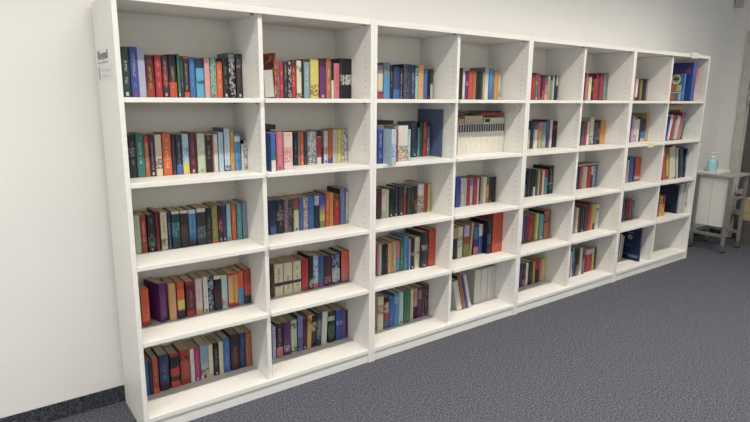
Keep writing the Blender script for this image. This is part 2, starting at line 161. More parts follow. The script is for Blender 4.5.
(5, 2, 'book', 1.0475, 0.0454, 0.207, 0.1822, 0.124, 0.0, 'black', 'T:darkgreen:.15 a:green:.1:.6 a:white:.7:.85', '', 0, 'thick black book with dark green top between white and royal blue, bottom shelf, second column', 0),
(5, 2, 'book', 1.0996, 0.0463, 0.207, 0.179, 0.122, 0.0, 'royal', 't:indigo a:lavender:.5:.65', '', 0, 'thick royal blue book between black and violet, bottom shelf, second column', 0),
(5, 2, 'book', 1.1478, 0.0156, 0.207, 0.1716, 0.117, 0.0, 'violet', '', '', 0, 'violet book between royal blue and plum, bottom shelf, second column', 0),
(5, 2, 'book', 1.1654, 0.0137, 0.207, 0.1662, 0.113, 0.0, 'plum', 'f:gold', '', 0, 'plum book at the right end, bottom shelf, second column', 0),
(1, 3, 'book', 1.3709, 0.0359, 0.2, 0.1796, 0.122, 0.0, 'cream', 'T:mauve:.25 B:crimson:.22 a:black:.15:.28', '', 0, 'cream book with mauve top at the left end, top shelf, third column', 0),
(1, 3, 'book', 1.4111, 0.0445, 0.2, 0.1957, 0.133, 0.0, 'skyblue', 'a:olive:.6:.95', '', 0, 'thick sky blue book between cream and black, top shelf, third column', 0),
(1, 3, 'book', 1.4593, 0.0177, 0.2, 0.1849, 0.126, 0.0, 'black', 't:gold', '', 0, 'black book between sky blue and navy, top shelf, third column', 0),
(1, 3, 'book', 1.48, 0.0457, 0.2, 0.1755, 0.119, 0.0, 'navyblue', 't:purple f:white B:blue:.3', '', 0, 'thick navy book with blue foot between black and charcoal, top shelf, third column', 0),
(1, 3, 'book', 1.5287, 0.0182, 0.2, 0.1712, 0.116, 0.0, 'charcoal', 't:white f:rose', '', 0, 'charcoal book between navy and charcoal, top shelf, third column', 0),
(1, 3, 'book', 1.5522, 0.0523, 0.2, 0.1926, 0.131, 0.0, 'charcoal', 'A:slate', '', 0, 'thick charcoal book between charcoal and indigo, top shelf, third column', 0),
(1, 3, 'book', 1.6069, 0.0321, 0.2, 0.1909, 0.13, 0.0, 'indigo', 't:lavender', '', 0, 'indigo book between charcoal and mint, top shelf, third column', 0),
(1, 3, 'book', 1.6413, 0.0206, 0.2, 0.1753, 0.119, 0.0, 'mint', 'a:navy:.75:.88', '', 0, 'mint book between indigo and peach, top shelf, third column', 0),
(1, 3, 'book', 1.6635, 0.04, 0.2, 0.1909, 0.13, 0.0, 'peach', 't:orange', '', 0, 'peach book between mint and blue, top shelf, third column', 0),
(1, 3, 'book', 1.7059, 0.0267, 0.2, 0.169, 0.115, 0.0, 'blue', 't:skyblue', '', 0, 'blue book between peach and black, top shelf, third column', 0),
(1, 3, 'book', 1.7342, 0.0204, 0.2, 0.1722, 0.117, 0.0, 'black', 'f:red', '', 0, 'black book between blue and dark green, top shelf, third column', 0),
(1, 3, 'book', 1.7571, 0.0181, 0.2, 0.1735, 0.118, 0.0, 'darkgreen', 'B:palegrey:.5', '', 0, 'dark green book with pale grey foot at the right end, top shelf, third column', 0),
(1, 4, 'book', 1.9884, 0.0309, 0.2, 0.1881, 0.128, 0.0, 'dkbrown', 't:black', '', 0, 'dark brown book at the left end, top shelf, fourth column', 0),
(1, 4, 'book', 2.0209, 0.0189, 0.2, 0.1706, 0.116, 0.0, 'white', 'f:tan', '', 0, 'white book between dark brown and purple, top shelf, fourth column', 0),
(1, 4, 'book', 2.0422, 0.0289, 0.2, 0.1715, 0.117, 0.0, 'purple', 'a:pink:.5:.62', '', 0, 'purple book between white and orange-red, top shelf, fourth column', 0),
(1, 4, 'book', 2.0728, 0.0318, 0.2, 0.1725, 0.117, 0.0, 'redorange', 't:orange', '', 0, 'orange-red book between purple and rust, top shelf, fourth column', 0),
(1, 4, 'book', 2.1071, 0.0304, 0.2, 0.1731, 0.118, 0.0, 'rust', 't:brown', '', 0, 'rust book between orange-red and black, top shelf, fourth column', 0),
(1, 4, 'book', 2.14, 0.0385, 0.2, 0.1732, 0.118, 0.0, 'black', '', '', 0, 'black book between rust and dark green, top shelf, fourth column', 0),
(1, 4, 'book', 2.1803, 0.0164, 0.2, 0.1695, 0.115, 0.0, 'darkgreen', '', '', 0, 'dark green book between black and tan, top shelf, fourth column', 1),
(1, 4, 'book', 2.1984, 0.0148, 0.2, 0.1701, 0.116, 0.0, 'tan', 't:white', '', 0, 'tan book between dark green and silver, top shelf, fourth column', 1),
(1, 4, 'book', 2.2149, 0.035, 0.2, 0.1998, 0.135, 0.0, 'silver', 'G:white:.8:.2', 'grey', 0, 'silver book fading to white between tan and sky blue, top shelf, fourth column', 0),
(1, 4, 'book', 2.2544, 0.0435, 0.2, 0.1921, 0.131, 0.0, 'skyblue', 'G:blue:.6:.1', 'navy', 0, 'thick sky blue book fading to blue between silver and amber, top shelf, fourth column', 0),
(1, 4, 'book', 2.3033, 0.0406, 0.2, 0.1738, 0.118, 0.0, 'amber', 't:gold', '', 0, 'amber book between sky blue and white, top shelf, fourth column', 0),
(1, 4, 'book', 2.3466, 0.0146, 0.2, 0.1736, 0.118, 0.0, 'white', 'a:black:.1:.25', '', 0, 'white book at the right end, top shelf, fourth column', 1),
(2, 3, 'book', 1.2582, 0.0357, 0.043, 0.1756, 0.119, 0.0, 'royal', 't:white', '', 0, 'royal blue book at the left end, second shelf, third column', 0),
(2, 3, 'book', 1.2942, 0.0325, -0.029, 0.1807, 0.123, 0.0, 'paleblue', 'a:skyblue:.2:.6 t:white', '', 0, 'pale blue book between royal blue and white, second shelf, third column', 0),
(2, 3, 'book', 1.3272, 0.006, 0.043, 0.1785, 0.121, 0.0, 'white', '', '', 0, 'thin white book between two pale blue ones, second shelf, third column', 1),
(2, 3, 'book', 1.3336, 0.006, 0.043, 0.1735, 0.118, 0.0, 'paleblue', 'B:yellow:.35 t:skyblue', '', 0, 'thin pale blue book with yellow foot between white and red, second shelf, third column', 1),
(2, 3, 'book', 1.3997, 0.0079, 0.059, 0.1753, 0.119, 0.0, 'red', '', '', 0, 'thin red book between pale blue and white, second shelf, third column', 1),
(2, 3, 'book', 1.4086, 0.0682, 0.059, 0.1933, 0.131, 0.0, 'white', 'a:green:.25:.45 a:rust:.02:.3', '', 0, 'thick white book between red and pale teal, second shelf, third column', 0),
(2, 3, 'book', 1.4788, 0.0163, 0.059, 0.1731, 0.118, 0.0, 'lightteal', 'a:white:.3:.8', '', 0, 'pale teal book between white and navy, second shelf, third column', 0),
(2, 3, 'book', 1.6229, 0.0438, 0.2, 0.2029, 0.135, 0.0, 'navy', 'A:slate f:skyblue', 'slate', 0, 'thick navy book between pale teal and teal, second shelf, third column', 0),
(2, 3, 'book', 1.6689, 0.0155, 0.2, 0.1695, 0.115, 0.0, 'teal', '', '', 0, 'teal book between navy and dark green, second shelf, third column', 0),
(2, 3, 'book', 1.6866, 0.0212, 0.2, 0.2036, 0.135, 0.0, 'darkgreen', 'a:green:.3:.7', '', 0, 'dark green book between teal and red, second shelf, third column', 0),
(2, 3, 'book', 1.7111, 0.0304, 0.2, 0.2031, 0.135, 0.0, 'red', 't:white', '', 0, 'red book between dark green and teal grey, second shelf, third column', 0),
(2, 3, 'book', 1.7438, 0.0193, 0.2, 0.1777, 0.121, 0.0, 'tealgrey', 'a:white:.2:.6', '', 0, 'teal grey book between red and slate blue, second shelf, third column', 0),
(2, 3, 'book', 1.7776, 0.0091, 0.115, 0.2756, 0.215, 0.0, 'slate', '', 'SLATE', 0, 'tall slate blue cover turned outward at the right end, second shelf, third column', 0),
(2, 3, 'lie', 1.3746, 0.1102, 0.2, 0.1939, 0.0218, 0, 'dkbrown', '', '', 0, 'dark brown book lying flat on the upright books, second shelf, third column', 0),
(3, 3, 'book', 1.3772, 0.0314, 0.202, 0.175, 0.119, 0.0, 'maroon', 't:plum', '', 0, 'maroon book at the left end, middle shelf, third column', 0),
(3, 3, 'book', 1.4109, 0.0295, 0.202, 0.1703, 0.116, 0.0, 'white', 'B:palegreen:.25 a:tan:.8:.95', '', 0, 'white book with pale green foot between maroon and cream, middle shelf, third column', 0),
(3, 3, 'book', 1.4419, 0.0191, 0.202, 0.165, 0.112, 0.0, 'cream', '', '', 0, 'cream book between white and black, middle shelf, third column', 0),
(3, 3, 'book', 1.4649, 0.0325, 0.202, 0.1697, 0.115, 0.0, 'black', 'A:darkgreen f:white', '', 0, 'black book between cream and navy, middle shelf, third column', 0),
(3, 3, 'book', 1.4997, 0.0305, 0.202, 0.1686, 0.115, 0.0, 'navy', 't:blue f:white', '', 0, 'navy book between black and charcoal, middle shelf, third column', 0),
(3, 3, 'book', 1.5365, 0.0373, 0.202, 0.1744, 0.119, 0.0, 'charcoal', 'A:navy f:white', '', 0, 'charcoal book between navy and red, middle shelf, third column', 0),
(3, 3, 'book', 1.5754, 0.0184, 0.202, 0.1768, 0.12, 0.0, 'red', 'T:tealgrey:.3', '', 0, 'red book with teal grey top between charcoal and dark green, middle shelf, third column', 0),
(3, 3, 'book', 1.5942, 0.0256, 0.194, 0.1662, 0.113, 0.0, 'darkgreen', 't:green', '', 0, 'dark green book between red and black, middle shelf, third column', 0),
(3, 3, 'book', 1.6222, 0.0253, 0.194, 0.1637, 0.111, 0.0, 'black', 'a:maroon:.3:.7 t:grey', '', 0, 'black book between dark green and dark brown, middle shelf, third column', 0),
(3, 3, 'book', 1.6491, 0.023, 0.194, 0.1678, 0.114, 0.0, 'dkbrown', 'a:rust:.1:.5', '', 0, 'dark brown book between black and white, middle shelf, third column', 0),
(3, 3, 'book', 1.6746, 0.0467, 0.194, 0.1855, 0.126, 0.0, 'white', 'T:skyblue:.06 a:brown:.15:.6 a:black:.02:.15', '', 0, 'thick white book between dark brown and rust, middle shelf, third column', 0),
(3, 3, 'book', 1.7221, 0.0118, 0.194, 0.1767, 0.12, 0.0, 'rust', '', '', 0, 'thin rust book between white and crimson, middle shelf, third column', 1),
(3, 3, 'book', 1.7356, 0.0169, 0.194, 0.1734, 0.118, 0.0, 'crimson', 't:rose', '', 0, 'crimson book between rust and yellow, middle shelf, third column', 0),
(3, 3, 'book', 1.7559, 0.0196, 0.194, 0.1703, 0.116, 0.0, 'yellow', 't:olive', '', 0, 'yellow book at the right end, middle shelf, third column', 0),
(2, 4, 'set', 1.9555, 0.0221, 0.16, 0.1889, 0.128, 0, 'ivory', 'M:bandgrey:.72:.97', '', 0, 'cream volume with dark grey top band in the uniform row, second shelf, fourth column', 0),
(2, 4, 'set', 1.978, 0.0217, 0.16, 0.1889, 0.128, 0, 'ivory', 'M:bandgrey:.72:.97', '', 0, 'cream volume with dark grey top band in the uniform row, second shelf, fourth column', 0),
(2, 4, 'set', 2.0001, 0.0217, 0.16, 0.1889, 0.128, 0, 'ivory', 'M:bandgrey:.72:.97', '', 0, 'cream volume with dark grey top band in the uniform row, second shelf, fourth column', 0),
(2, 4, 'set', 2.0222, 0.0217, 0.16, 0.1889, 0.128, 0, 'ivory', 'M:bandgrey:.72:.97', '', 0, 'cream volume with dark grey top band in the uniform row, second shelf, fourth column', 0),
(2, 4, 'set', 2.0443, 0.0217, 0.16, 0.1889, 0.128, 0, 'ivory', 'M:bandgrey:.72:.97', '', 0, 'cream volume with dark grey top band in the uniform row, second shelf, fourth column', 0),
(2, 4, 'set', 2.0664, 0.0217, 0.16, 0.1889, 0.128, 0, 'ivory', 'M:bandgrey:.72:.97', '', 0, 'cream volume with dark grey top band in the uniform row, second shelf, fourth column', 0),
(2, 4, 'set', 2.0885, 0.0217, 0.16, 0.1889, 0.128, 0, 'ivory', 'M:bandgrey:.72:.97', '', 0, 'cream volume with dark grey top band in the uniform row, second shelf, fourth column', 0),
(2, 4, 'set', 2.1106, 0.0217, 0.16, 0.1889, 0.128, 0, 'ivory', 'M:bandgrey:.72:.97', '', 0, 'cream volume with dark grey top band in the uniform row, second shelf, fourth column', 0),
(2, 4, 'set', 2.1327, 0.0217, 0.16, 0.1889, 0.128, 0, 'ivory', 'M:bandgrey:.72:.97', '', 0, 'cream volume with dark grey top band in the uniform row, second shelf, fourth column', 0),
(2, 4, 'set', 2.1548, 0.0217, 0.16, 0.1889, 0.128, 0, 'ivory', 'M:bandgrey:.72:.97', '', 0, 'cream volume with dark grey top band in the uniform row, second shelf, fourth column', 0),
(2, 4, 'set', 2.1769, 0.0217, 0.16, 0.1889, 0.128, 0, 'ivory', 'M:bandgrey:.72:.97', '', 0, 'cream volume with dark grey top band in the uniform row, second shelf, fourth column', 0),
(2, 4, 'set', 2.199, 0.0217, 0.16, 0.1889, 0.128, 0, 'ivory', 'M:bandgrey:.72:.97', '', 0, 'cream volume with dark grey top band in the uniform row, second shelf, fourth column', 0),
(2, 4, 'set', 2.2211, 0.0217, 0.16, 0.1889, 0.128, 0, 'ivory', 'M:bandgrey:.72:.97', '', 0, 'cream volume with dark grey top band in the uniform row, second shelf, fourth column', 0),
(2, 4, 'set', 2.2432, 0.0217, 0.16, 0.1889, 0.128, 0, 'ivory', 'M:bandgrey:.72:.97', '', 0, 'cream volume with dark grey top band in the uniform row, second shelf, fourth column', 0),
(2, 4, 'set', 2.2653, 0.0217, 0.16, 0.1889, 0.128, 0, 'ivory', 'M:bandgrey:.72:.97', '', 0, 'cream volume with dark grey top band in the uniform row, second shelf, fourth column', 0),
(2, 4, 'set', 2.2874, 0.0217, 0.16, 0.1889, 0.128, 0, 'ivory', 'M:bandgrey:.72:.97', '', 0, 'cream volume with dark grey top band in the uniform row, second shelf, fourth column', 0),
(2, 4, 'set', 2.3095, 0.0217, 0.16, 0.1889, 0.128, 0, 'ivory', 'M:bandgrey:.72:.97', '', 0, 'cream volume with dark grey top band in the uniform row, second shelf, fourth column', 0),
(2, 4, 'set', 2.3317, 0.0217, 0.16, 0.1889, 0.128, 0, 'ivory', 'M:bandgrey:.72:.97', '', 0, 'cream volume with dark grey top band in the uniform row, second shelf, fourth column', 0),
(2, 4, 'set', 2.3538, 0.0217, 0.16, 0.1889, 0.128, 0, 'ivory', 'M:bandgrey:.72:.97', '', 0, 'cream volume with dark grey top band in the uniform row, second shelf, fourth column', 0),
(2, 4, 'lie', 1.9499, 0.0566, 0.16, 0.1895, 0.0285, 0, 'tan', '', '', 0, 'tan book lying flat on the upright books, second shelf, fourth column', 1),
(2, 4, 'lie', 2.0106, 0.165, 0.16, 0.1895, 0.0474, 0, 'taupe', '', '', 0, 'grey-brown book lying flat on the upright books, second shelf, fourth column', 0),
(2, 4, 'lie', 2.1787, 0.1908, 0.16, 0.1895, 0.0325, 0, 'cream', 'navy', '', 0, 'cream book lying flat on the upright books, second shelf, fourth column', 0),
(2, 4, 'lie', 2.1593, 0.2075, 0.16, 0.2375, 0.0147, 0, 'red', '', '', 0, 'red book lying flat on the upright books, second shelf, fourth column', 1),
(2, 4, 'lie', 2.0402, 0.2962, 0.16, 0.2528, 0.0115, 0, 'black', '', '', 0, 'black book lying flat on the upright books, second shelf, fourth column', 0),
(3, 4, 'book', 1.9962, 0.0407, 0.198, 0.1974, 0.134, 0.0, 'royal', 't:navy', '', 0, 'royal blue book at the left end, middle shelf, fourth column', 0),
(3, 4, 'book', 2.0405, 0.0286, 0.198, 0.1843, 0.125, 0.0, 'white', 'A:grey', '', 0, 'white book between royal blue and pale grey, middle shelf, fourth column', 0),
(3, 4, 'book', 2.0709, 0.0208, 0.198, 0.1822, 0.124, 0.0, 'palegrey', 'f:gold', '', 0, 'pale grey book between white and crimson, middle shelf, fourth column', 0),
(3, 4, 'book', 2.0935, 0.0273, 0.198, 0.1796, 0.122, 0.0, 'crimson', 't:red', '', 0, 'crimson book between two pale grey ones, middle shelf, fourth column', 0),
(3, 4, 'book', 2.1235, 0.023, 0.198, 0.1755, 0.119, 0.0, 'palegrey', 'T:skyblue:.25 f:olive', '', 0, 'pale grey book with sky blue top between two crimson ones, middle shelf, fourth column', 0),
(3, 4, 'book', 2.1483, 0.0399, 0.198, 0.1769, 0.12, 0.0, 'crimson', 't:rose', '', 0, 'crimson book between pale grey and white, middle shelf, fourth column', 0),
(3, 4, 'book', 2.1901, 0.014, 0.198, 0.172, 0.117, 0.0, 'white', 't:grey', '', 0, 'white book between crimson and maroon, middle shelf, fourth column', 1),
(3, 4, 'book', 2.206, 0.0141, 0.198, 0.1747, 0.119, 0.0, 'maroon', 'f:lilac', '', 0, 'maroon book between white and tan, middle shelf, fourth column', 1),
(3, 4, 'book', 2.222, 0.0199, 0.198, 0.1812, 0.123, 0.0, 'tan', 't:brown', '', 0, 'tan book between maroon and white, middle shelf, fourth column', 0),
(3, 4, 'book', 2.2447, 0.0286, 0.198, 0.1765, 0.12, 0.0, 'white', 't:palegrey', '', 0, 'white book between tan and gold, middle shelf, fourth column', 0),
(3, 4, 'book', 2.2753, 0.0241, 0.198, 0.1704, 0.116, 0.0, 'gold', 'T:green:.3 B:rust:.2', '', 0, 'gold book with green top between white and dark brown, middle shelf, fourth column', 0),
(3, 4, 'book', 2.3023, 0.0233, 0.198, 0.171, 0.116, 0.0, 'dkbrown', 'f:white', '', 0, 'dark brown book between gold and black, middle shelf, fourth column', 0),
(3, 4, 'book', 2.3285, 0.0373, 0.198, 0.1712, 0.116, 0.0, 'black', 't:navy', '', 0, 'black book at the right end, middle shelf, fourth column', 0),
(4, 3, 'book', 1.3611, 0.0102, 0.173, 0.1851, 0.126, 0.0, 'rose', '', '', 0, 'thin rose book at the left end, fourth shelf, third column', 1),
(4, 3, 'book', 1.3722, 0.0195, 0.173, 0.1843, 0.125, 0.0, 'palegrey', 't:white', '', 0, 'pale grey book between rose and black, fourth shelf, third column', 0),
(4, 3, 'book', 1.3945, 0.0206, 0.173, 0.1832, 0.125, 0.0, 'black', 'a:darkgreen:.2:.8', '', 0, 'black book between pale grey and black, fourth shelf, third column', 0),
(4, 3, 'book', 1.4171, 0.0189, 0.173, 0.1823, 0.124, 0.0, 'black', 't:grey', '', 0, 'black book between black and peach, fourth shelf, third column', 0),
(4, 3, 'book', 1.4379, 0.0296, 0.173, 0.1838, 0.125, 0.0, 'peach', 't:tan', '', 0, 'peach book between black and tan, fourth shelf, third column', 0),
(4, 3, 'book', 1.4703, 0.0319, 0.173, 0.1882, 0.128, 0.0, 'tan', 't:cream', '', 0, 'tan book between peach and rose, fourth shelf, third column', 0),
(4, 3, 'book', 1.5041, 0.0224, 0.173, 0.1863, 0.127, 0.0, 'rose', 'B:skyblue:.45', '', 0, 'rose book with sky blue foot between tan and green, fourth shelf, third column', 0),
(4, 3, 'book', 1.5295, 0.0266, 0.173, 0.1933, 0.131, 0.0, 'green', 't:white', '', 0, 'green book between rose and sky blue, fourth shelf, third column', 0),
(4, 3, 'book', 1.5591, 0.0319, 0.173, 0.2075, 0.141, 0.0, 'skyblue', 't:blue', '', 0, 'sky blue book between green and lavender, fourth shelf, third column', 0),
(4, 3, 'book', 1.5914, 0.0073, 0.16, 0.1878, 0.128, 0.0, 'lavender', 't:purple', '', 0, 'thin lavender book between sky blue and navy, fourth shelf, third column', 1),
(4, 3, 'book', 1.6007, 0.0282, 0.16, 0.189, 0.129, 0.0, 'navy', 'f:white a:pink:.45:.55', '', 0, 'navy book between lavender and cream, fourth shelf, third column', 0),
(4, 3, 'book', 1.6319, 0.0398, 0.16, 0.1932, 0.131, 0.0, 'cream', 't:grey a:brown:.45:.55', '', 0, 'cream book between navy and charcoal, fourth shelf, third column', 0),
(4, 3, 'book', 1.6722, 0.0538, 0.147, 0.2214, 0.151, 0.0, 'charcoal', 'a:lavender:.5:.65 f:grey', '', 0, 'thick charcoal book between cream and orange-red, fourth shelf, third column', 0),
(4, 3, 'book', 1.7312, 0.0532, 0.147, 0.2293, 0.156, 0.0, 'redorange', 't:red B:brick:.05', 'red', 0, 'thick orange-red book at the right end, fourth shelf, third column', 0),
(4, 4, 'book', 1.9647, 0.0387, 0.175, 0.2059, 0.14, 0.0, 'black', 'T:tan:.35', '', 0, 'black book with tan top at the left end, fourth shelf, fourth column', 0),
(4, 4, 'book', 2.0056, 0.045, 0.175, 0.2044, 0.139, 0.0, 'cream', 'a:purple:.55:.7 a:teal:.35:.5', '', 0, 'thick cream book between black and olive, fourth shelf, fourth column', 0),
(4, 4, 'book', 2.06, 0.0517, 0.175, 0.2097, 0.143, 0.0, 'olive', 'T:lilac:.35 M:brick:.4:.63', '', 0, 'thick olive book with lilac top between cream and tan, fourth shelf, fourth column', 0),
(4, 4, 'book', 2.1152, 0.0191, 0.175, 0.2175, 0.148, 4.5, 'tan', '', '', 0, 'tan book between olive and indigo, fourth shelf, fourth column', 0),
(4, 4, 'book', 2.1523, 0.0449, 0.175, 0.2027, 0.138, 0.0, 'indigo', 'a:skyblue:.5:.9 B:rose:.25', '', 0, 'thick indigo book with rose foot between tan and blue, fourth shelf, fourth column', 0),
(4, 4, 'book', 2.1996, 0.0381, 0.175, 0.1988, 0.135, 0.0, 'blue', 'T:white:.4 a:red:.9:.97', '', 0, 'blue book with white top between indigo and navy, fourth shelf, fourth column', 0),
(4, 4, 'book', 2.2382, 0.0385, 0.136, 0.2247, 0.153, 0.0, 'navy', 'a:tealgrey:.3:.6', 'black', 0, 'navy book between blue and dark brown, fourth shelf, fourth column', 0),
(4, 4, 'book', 2.277, 0.006, 0.175, 0.1841, 0.125, 0.0, 'dkbrown', '', '', 0, 'thin dark brown book between navy and orange-red, fourth shelf, fourth column', 1),
(4, 4, 'binder', 2.2834, 0.0957, 0.13, 0.2723, 0.185, 0.0, 'redorange', '', 'brick', 0, 'tall orange-red ring binder at the right end, fourth shelf, fourth column', 0),
(5, 3, 'book', 1.3723, 0.0437, 0.18, 0.2101, 0.143, 0.0, 'cream', 'a:red:.5:.75 a:indigo:.45:.55', '', 0, 'thick cream book at the left end, bottom shelf, third column', 0),
(5, 3, 'book', 1.4189, 0.0385, 0.18, 0.2009, 0.137, 0.0, 'brick', 'T:navy:.15 a:white:.5:.8 B:slate:.3', '', 0, 'brick book with navy top between cream and blue, bottom shelf, third column', 0),
(5, 3, 'book', 1.4603, 0.0332, 0.18, 0.1847, 0.126, 0.0, 'blue', 't:skyblue', '', 0, 'blue book between brick and sky blue, bottom shelf, third column', 0),
(5, 3, 'book', 1.4964, 0.0336, 0.18, 0.2055, 0.14, 0.0, 'skyblue', 'a:paleblue:.7:.9 t:blue', '', 0, 'sky blue book between blue and pale blue, bottom shelf, third column', 0),
(5, 3, 'book', 1.534, 0.033, 0.18, 0.206, 0.14, 0.0, 'paleblue', 't:white f:red', '', 0, 'pale blue book between sky blue and green, bottom shelf, third column', 0),
(5, 3, 'book', 1.5701, 0.0518, 0.18, 0.2075, 0.141, 0.0, 'green', 't:darkgreen', '', 0, 'thick green book between pale blue and pale pink, bottom shelf, third column', 0),
(5, 3, 'book', 1.6396, 0.0228, 0.198, 0.1995, 0.136, 0.0, 'palepink', 't:rose', '', 0, 'pale pink book between green and tan, bottom shelf, third column', 0),
(5, 3, 'book', 1.6656, 0.0293, 0.198, 0.197, 0.134, 0.0, 'tan', 'B:black:.4 a:rust:.6:.9', '', 0, 'tan book with black foot between pale pink and purple, bottom shelf, third column', 0),
(5, 3, 'book', 1.6981, 0.0329, 0.198, 0.1986, 0.135, 0.0, 'purple', 'T:indigo:.4 a:tan:.6:.9', '', 0, 'purple book with indigo top between tan and brown, bottom shelf, third column', 0),
(5, 3, 'book', 1.7341, 0.0214, 0.198, 0.1951, 0.133, 0.0, 'brown', 'f:tan', '', 0, 'brown book between purple and black, bottom shelf, third column', 0),
(5, 3, 'book', 1.7577, 0.0313, 0.198, 0.2022, 0.137, 0.0, 'black', 'A:mauve', '', 0, 'black book at the right end, bottom shelf, third column', 0),
(5, 4, 'book', 1.9856, 0.045, 0.134, 0.2122, 0.144, -15.0, 'white', '', '', 0, 'thick white book at the left end, bottom shelf, fourth column', 0),
(5, 4, 'book', 2.0363, 0.0285, 0.134, 0.2475, 0.168, -15.0, 'rust', '', 'black', 0, 'tall rust book between white and royal blue, bottom shelf, fourth column', 0),
(5, 4, 'book', 2.0671, 0.0207, 0.134, 0.2424, 0.165, -15.0, 'royal', '', '', 0, 'royal blue book between rust and white, bottom shelf, fourth column', 0),
(5, 4, 'book', 2.0901, 0.0255, 0.134, 0.2429, 0.165, -15.0, 'white', '', '', 0, 'white book between royal blue and white, bottom shelf, fourth column', 0),
(5, 4, 'volume', 2.1698, 0.0583, 0.165, 0.2311, 0.157, 0.0, 'white', '', '', 0, 'thick white file volume between two white ones, bottom shelf, fourth column', 0),
(5, 4, 'volume', 2.2317, 0.0618, 0.165, 0.2302, 0.157, 0.0, 'white', '', '', 0, 'thick white file volume sixth from left, bottom shelf, fourth column', 0),
(5, 4, 'volume', 2.2972, 0.032, 0.165, 0.2336, 0.159, 0.0, 'white', '', '', 0, 'white file volume between two white ones, bottom shelf, fourth column', 0),
(5, 4, 'volume', 2.3317, 0.0286, 0.165, 0.2313, 0.157, 0.0, 'white', '', '', 0, 'white file volume eighth from left, bottom shelf, fourth column', 0),
(5, 4, 'volume', 2.3616, 0.0175, 0.165, 0.2306, 0.157, 0.0, 'white', '', '', 0, 'white file volume at the right end, bottom shelf, fourth column', 0),
(1, 5, 'book', 2.6702, 0.0433, 0.2, 0.1676, 0.114, 0.0, 'red', 't:brick', '', 0, 'thick red book at the left end, top shelf, fifth column', 0),
(1, 5, 'book', 2.7162, 0.0268, 0.2, 0.1808, 0.123, 0.0, 'green', 'M:olive:.55:.7 T:rust:.2 f:white', '', 0, 'green book with olive band between red and magenta, top shelf, fifth column', 0),
(1, 5, 'book', 2.7466, 0.0244, 0.2, 0.1751, 0.119, 0.0, 'magenta', '', '', 0, 'magenta book between green and black, top shelf, fifth column', 1),
(1, 5, 'book', 2.7736, 0.0182, 0.2, 0.1703, 0.116, 0.0, 'black', 'f:white', '', 0, 'black book between magenta and dark red, top shelf, fifth column', 1),
(1, 5, 'book', 2.7945, 0.0265, 0.2, 0.1666, 0.113, 0.0, 'darkred', 'B:redorange:.4', '', 0, 'dark red book with orange-red foot between black and mauve, top shelf, fifth column', 1),
(1, 5, 'book', 2.8229, 0.0277, 0.2, 0.1696, 0.115, 0.0, 'mauve', 'T:slate:.4 B:pink:.2', '', 0, 'mauve book with slate blue top between dark red and amber, top shelf, fifth column', 1),
(1, 5, 'book', 2.8543, 0.0205, 0.2, 0.1715, 0.117, 0.0, 'amber', 'T:white:.15', '', 0, 'amber book with white top between mauve and teal, top shelf, fifth column', 1),
(1, 5, 'book', 2.8785, 0.0272, 0.2, 0.1701, 0.116, 0.0, 'teal', 'T:indigo:.2', '', 0, 'teal book with indigo top between amber and pale pink, top shelf, fifth column', 1),
(1, 5, 'book', 2.9086, 0.0161, 0.2, 0.1697, 0.115, 0.0, 'palepink', '', '', 0, 'pale pink book between teal and black, top shelf, fifth column', 1),
(1, 5, 'book', 2.9265, 0.0161, 0.2, 0.1713, 0.117, 0.0, 'black', 't:brown', '', 0, 'black book between pale pink and charcoal, top shelf, fifth column', 1),
(1, 5, 'book', 2.9446, 0.0229, 0.2, 0.1674, 0.114, 0.0, 'charcoal', 'T:palegreen:.4', '', 0, 'charcoal book with pale green top at the right end, top shelf, fifth column', 1),
(1, 6, 'book', 3.2583, 0.0251, 0.19, 0.2002, 0.136, 0.0, 'black', 'A:darkred', '', 0, 'black book at the left end, top shelf, sixth column', 1),
(1, 6, 'book', 3.2876, 0.0274, 0.19, 0.1982, 0.135, 0.0, 'rose', 't:redorange', '', 0, 'rose book between black and cream, top shelf, sixth column', 1),
(1, 6, 'book', 3.3235, 0.0384, 0.19, 0.1727, 0.117, 0.0, 'cream', 'a:tan:.7:1', '', 0, 'cream book between rose and black, top shelf, sixth column', 0),
(1, 6, 'book', 3.364, 0.0258, 0.19, 0.1706, 0.116, 0.0, 'black', 'a:rust:.4:.6', '', 0, 'black book between cream and brick, top shelf, sixth column', 1),
(1, 6, 'book', 3.392, 0.0239, 0.19, 0.1593, 0.108, 0.0, 'brick', 't:brown', '', 0, 'brick book between black and red, top shelf, sixth column', 1),
(1, 6, 'book', 3.4181, 0.0273, 0.19, 0.1914, 0.13, 0.0, 'red', 't:brick', '', 0, 'red book between brick and indigo, top shelf, sixth column', 1),
(1, 6, 'book', 3.4476, 0.0231, 0.19, 0.1789, 0.122, 0.0, 'indigo', 'a:maroon:.2:.6', '', 0, 'indigo book between two red ones, top shelf, sixth column', 1),
(1, 6, 'book', 3.4729, 0.0322, 0.19, 0.198, 0.135, 0.0, 'red', 'a:crimson:.1:.5', '', 0, 'red book between indigo and grey, top shelf, sixth column', 1),
(1, 6, 'book', 3.5174, 0.0586, 0.19, 0.207, 0.141, 0.0, 'grey', 'A:slate', '', 0, 'thick grey book at the right end, top shelf, sixth column', 0),
(2, 5, 'book', 2.658, 0.0283, 0.195, 0.1314, 0.089, 0.0, 'white', 'a:olive:.02:.3', '', 0, 'white book at the left end, second shelf, fifth column', 1),
(2, 5, 'book', 2.6894, 0.0337, 0.195, 0.1921, 0.131, 0.0, 'navy', 't:slate', '', 0, 'navy book between two white ones, second shelf, fifth column', 0),
(2, 5, 'book', 2.7293, 0.0414, 0.195, 0.1654, 0.112, 0.0, 'white', 'T:slate:.2', '', 0, 'white book with slate blue top between navy and tan, second shelf, fifth column', 0),
(2, 5, 'book', 2.7749, 0.0462, 0.195, 0.1781, 0.121, 0.0, 'tan', 'M:rose:.65:.95', '', 0, 'thick tan book with rose band between white and mint, second shelf, fifth column', 0),
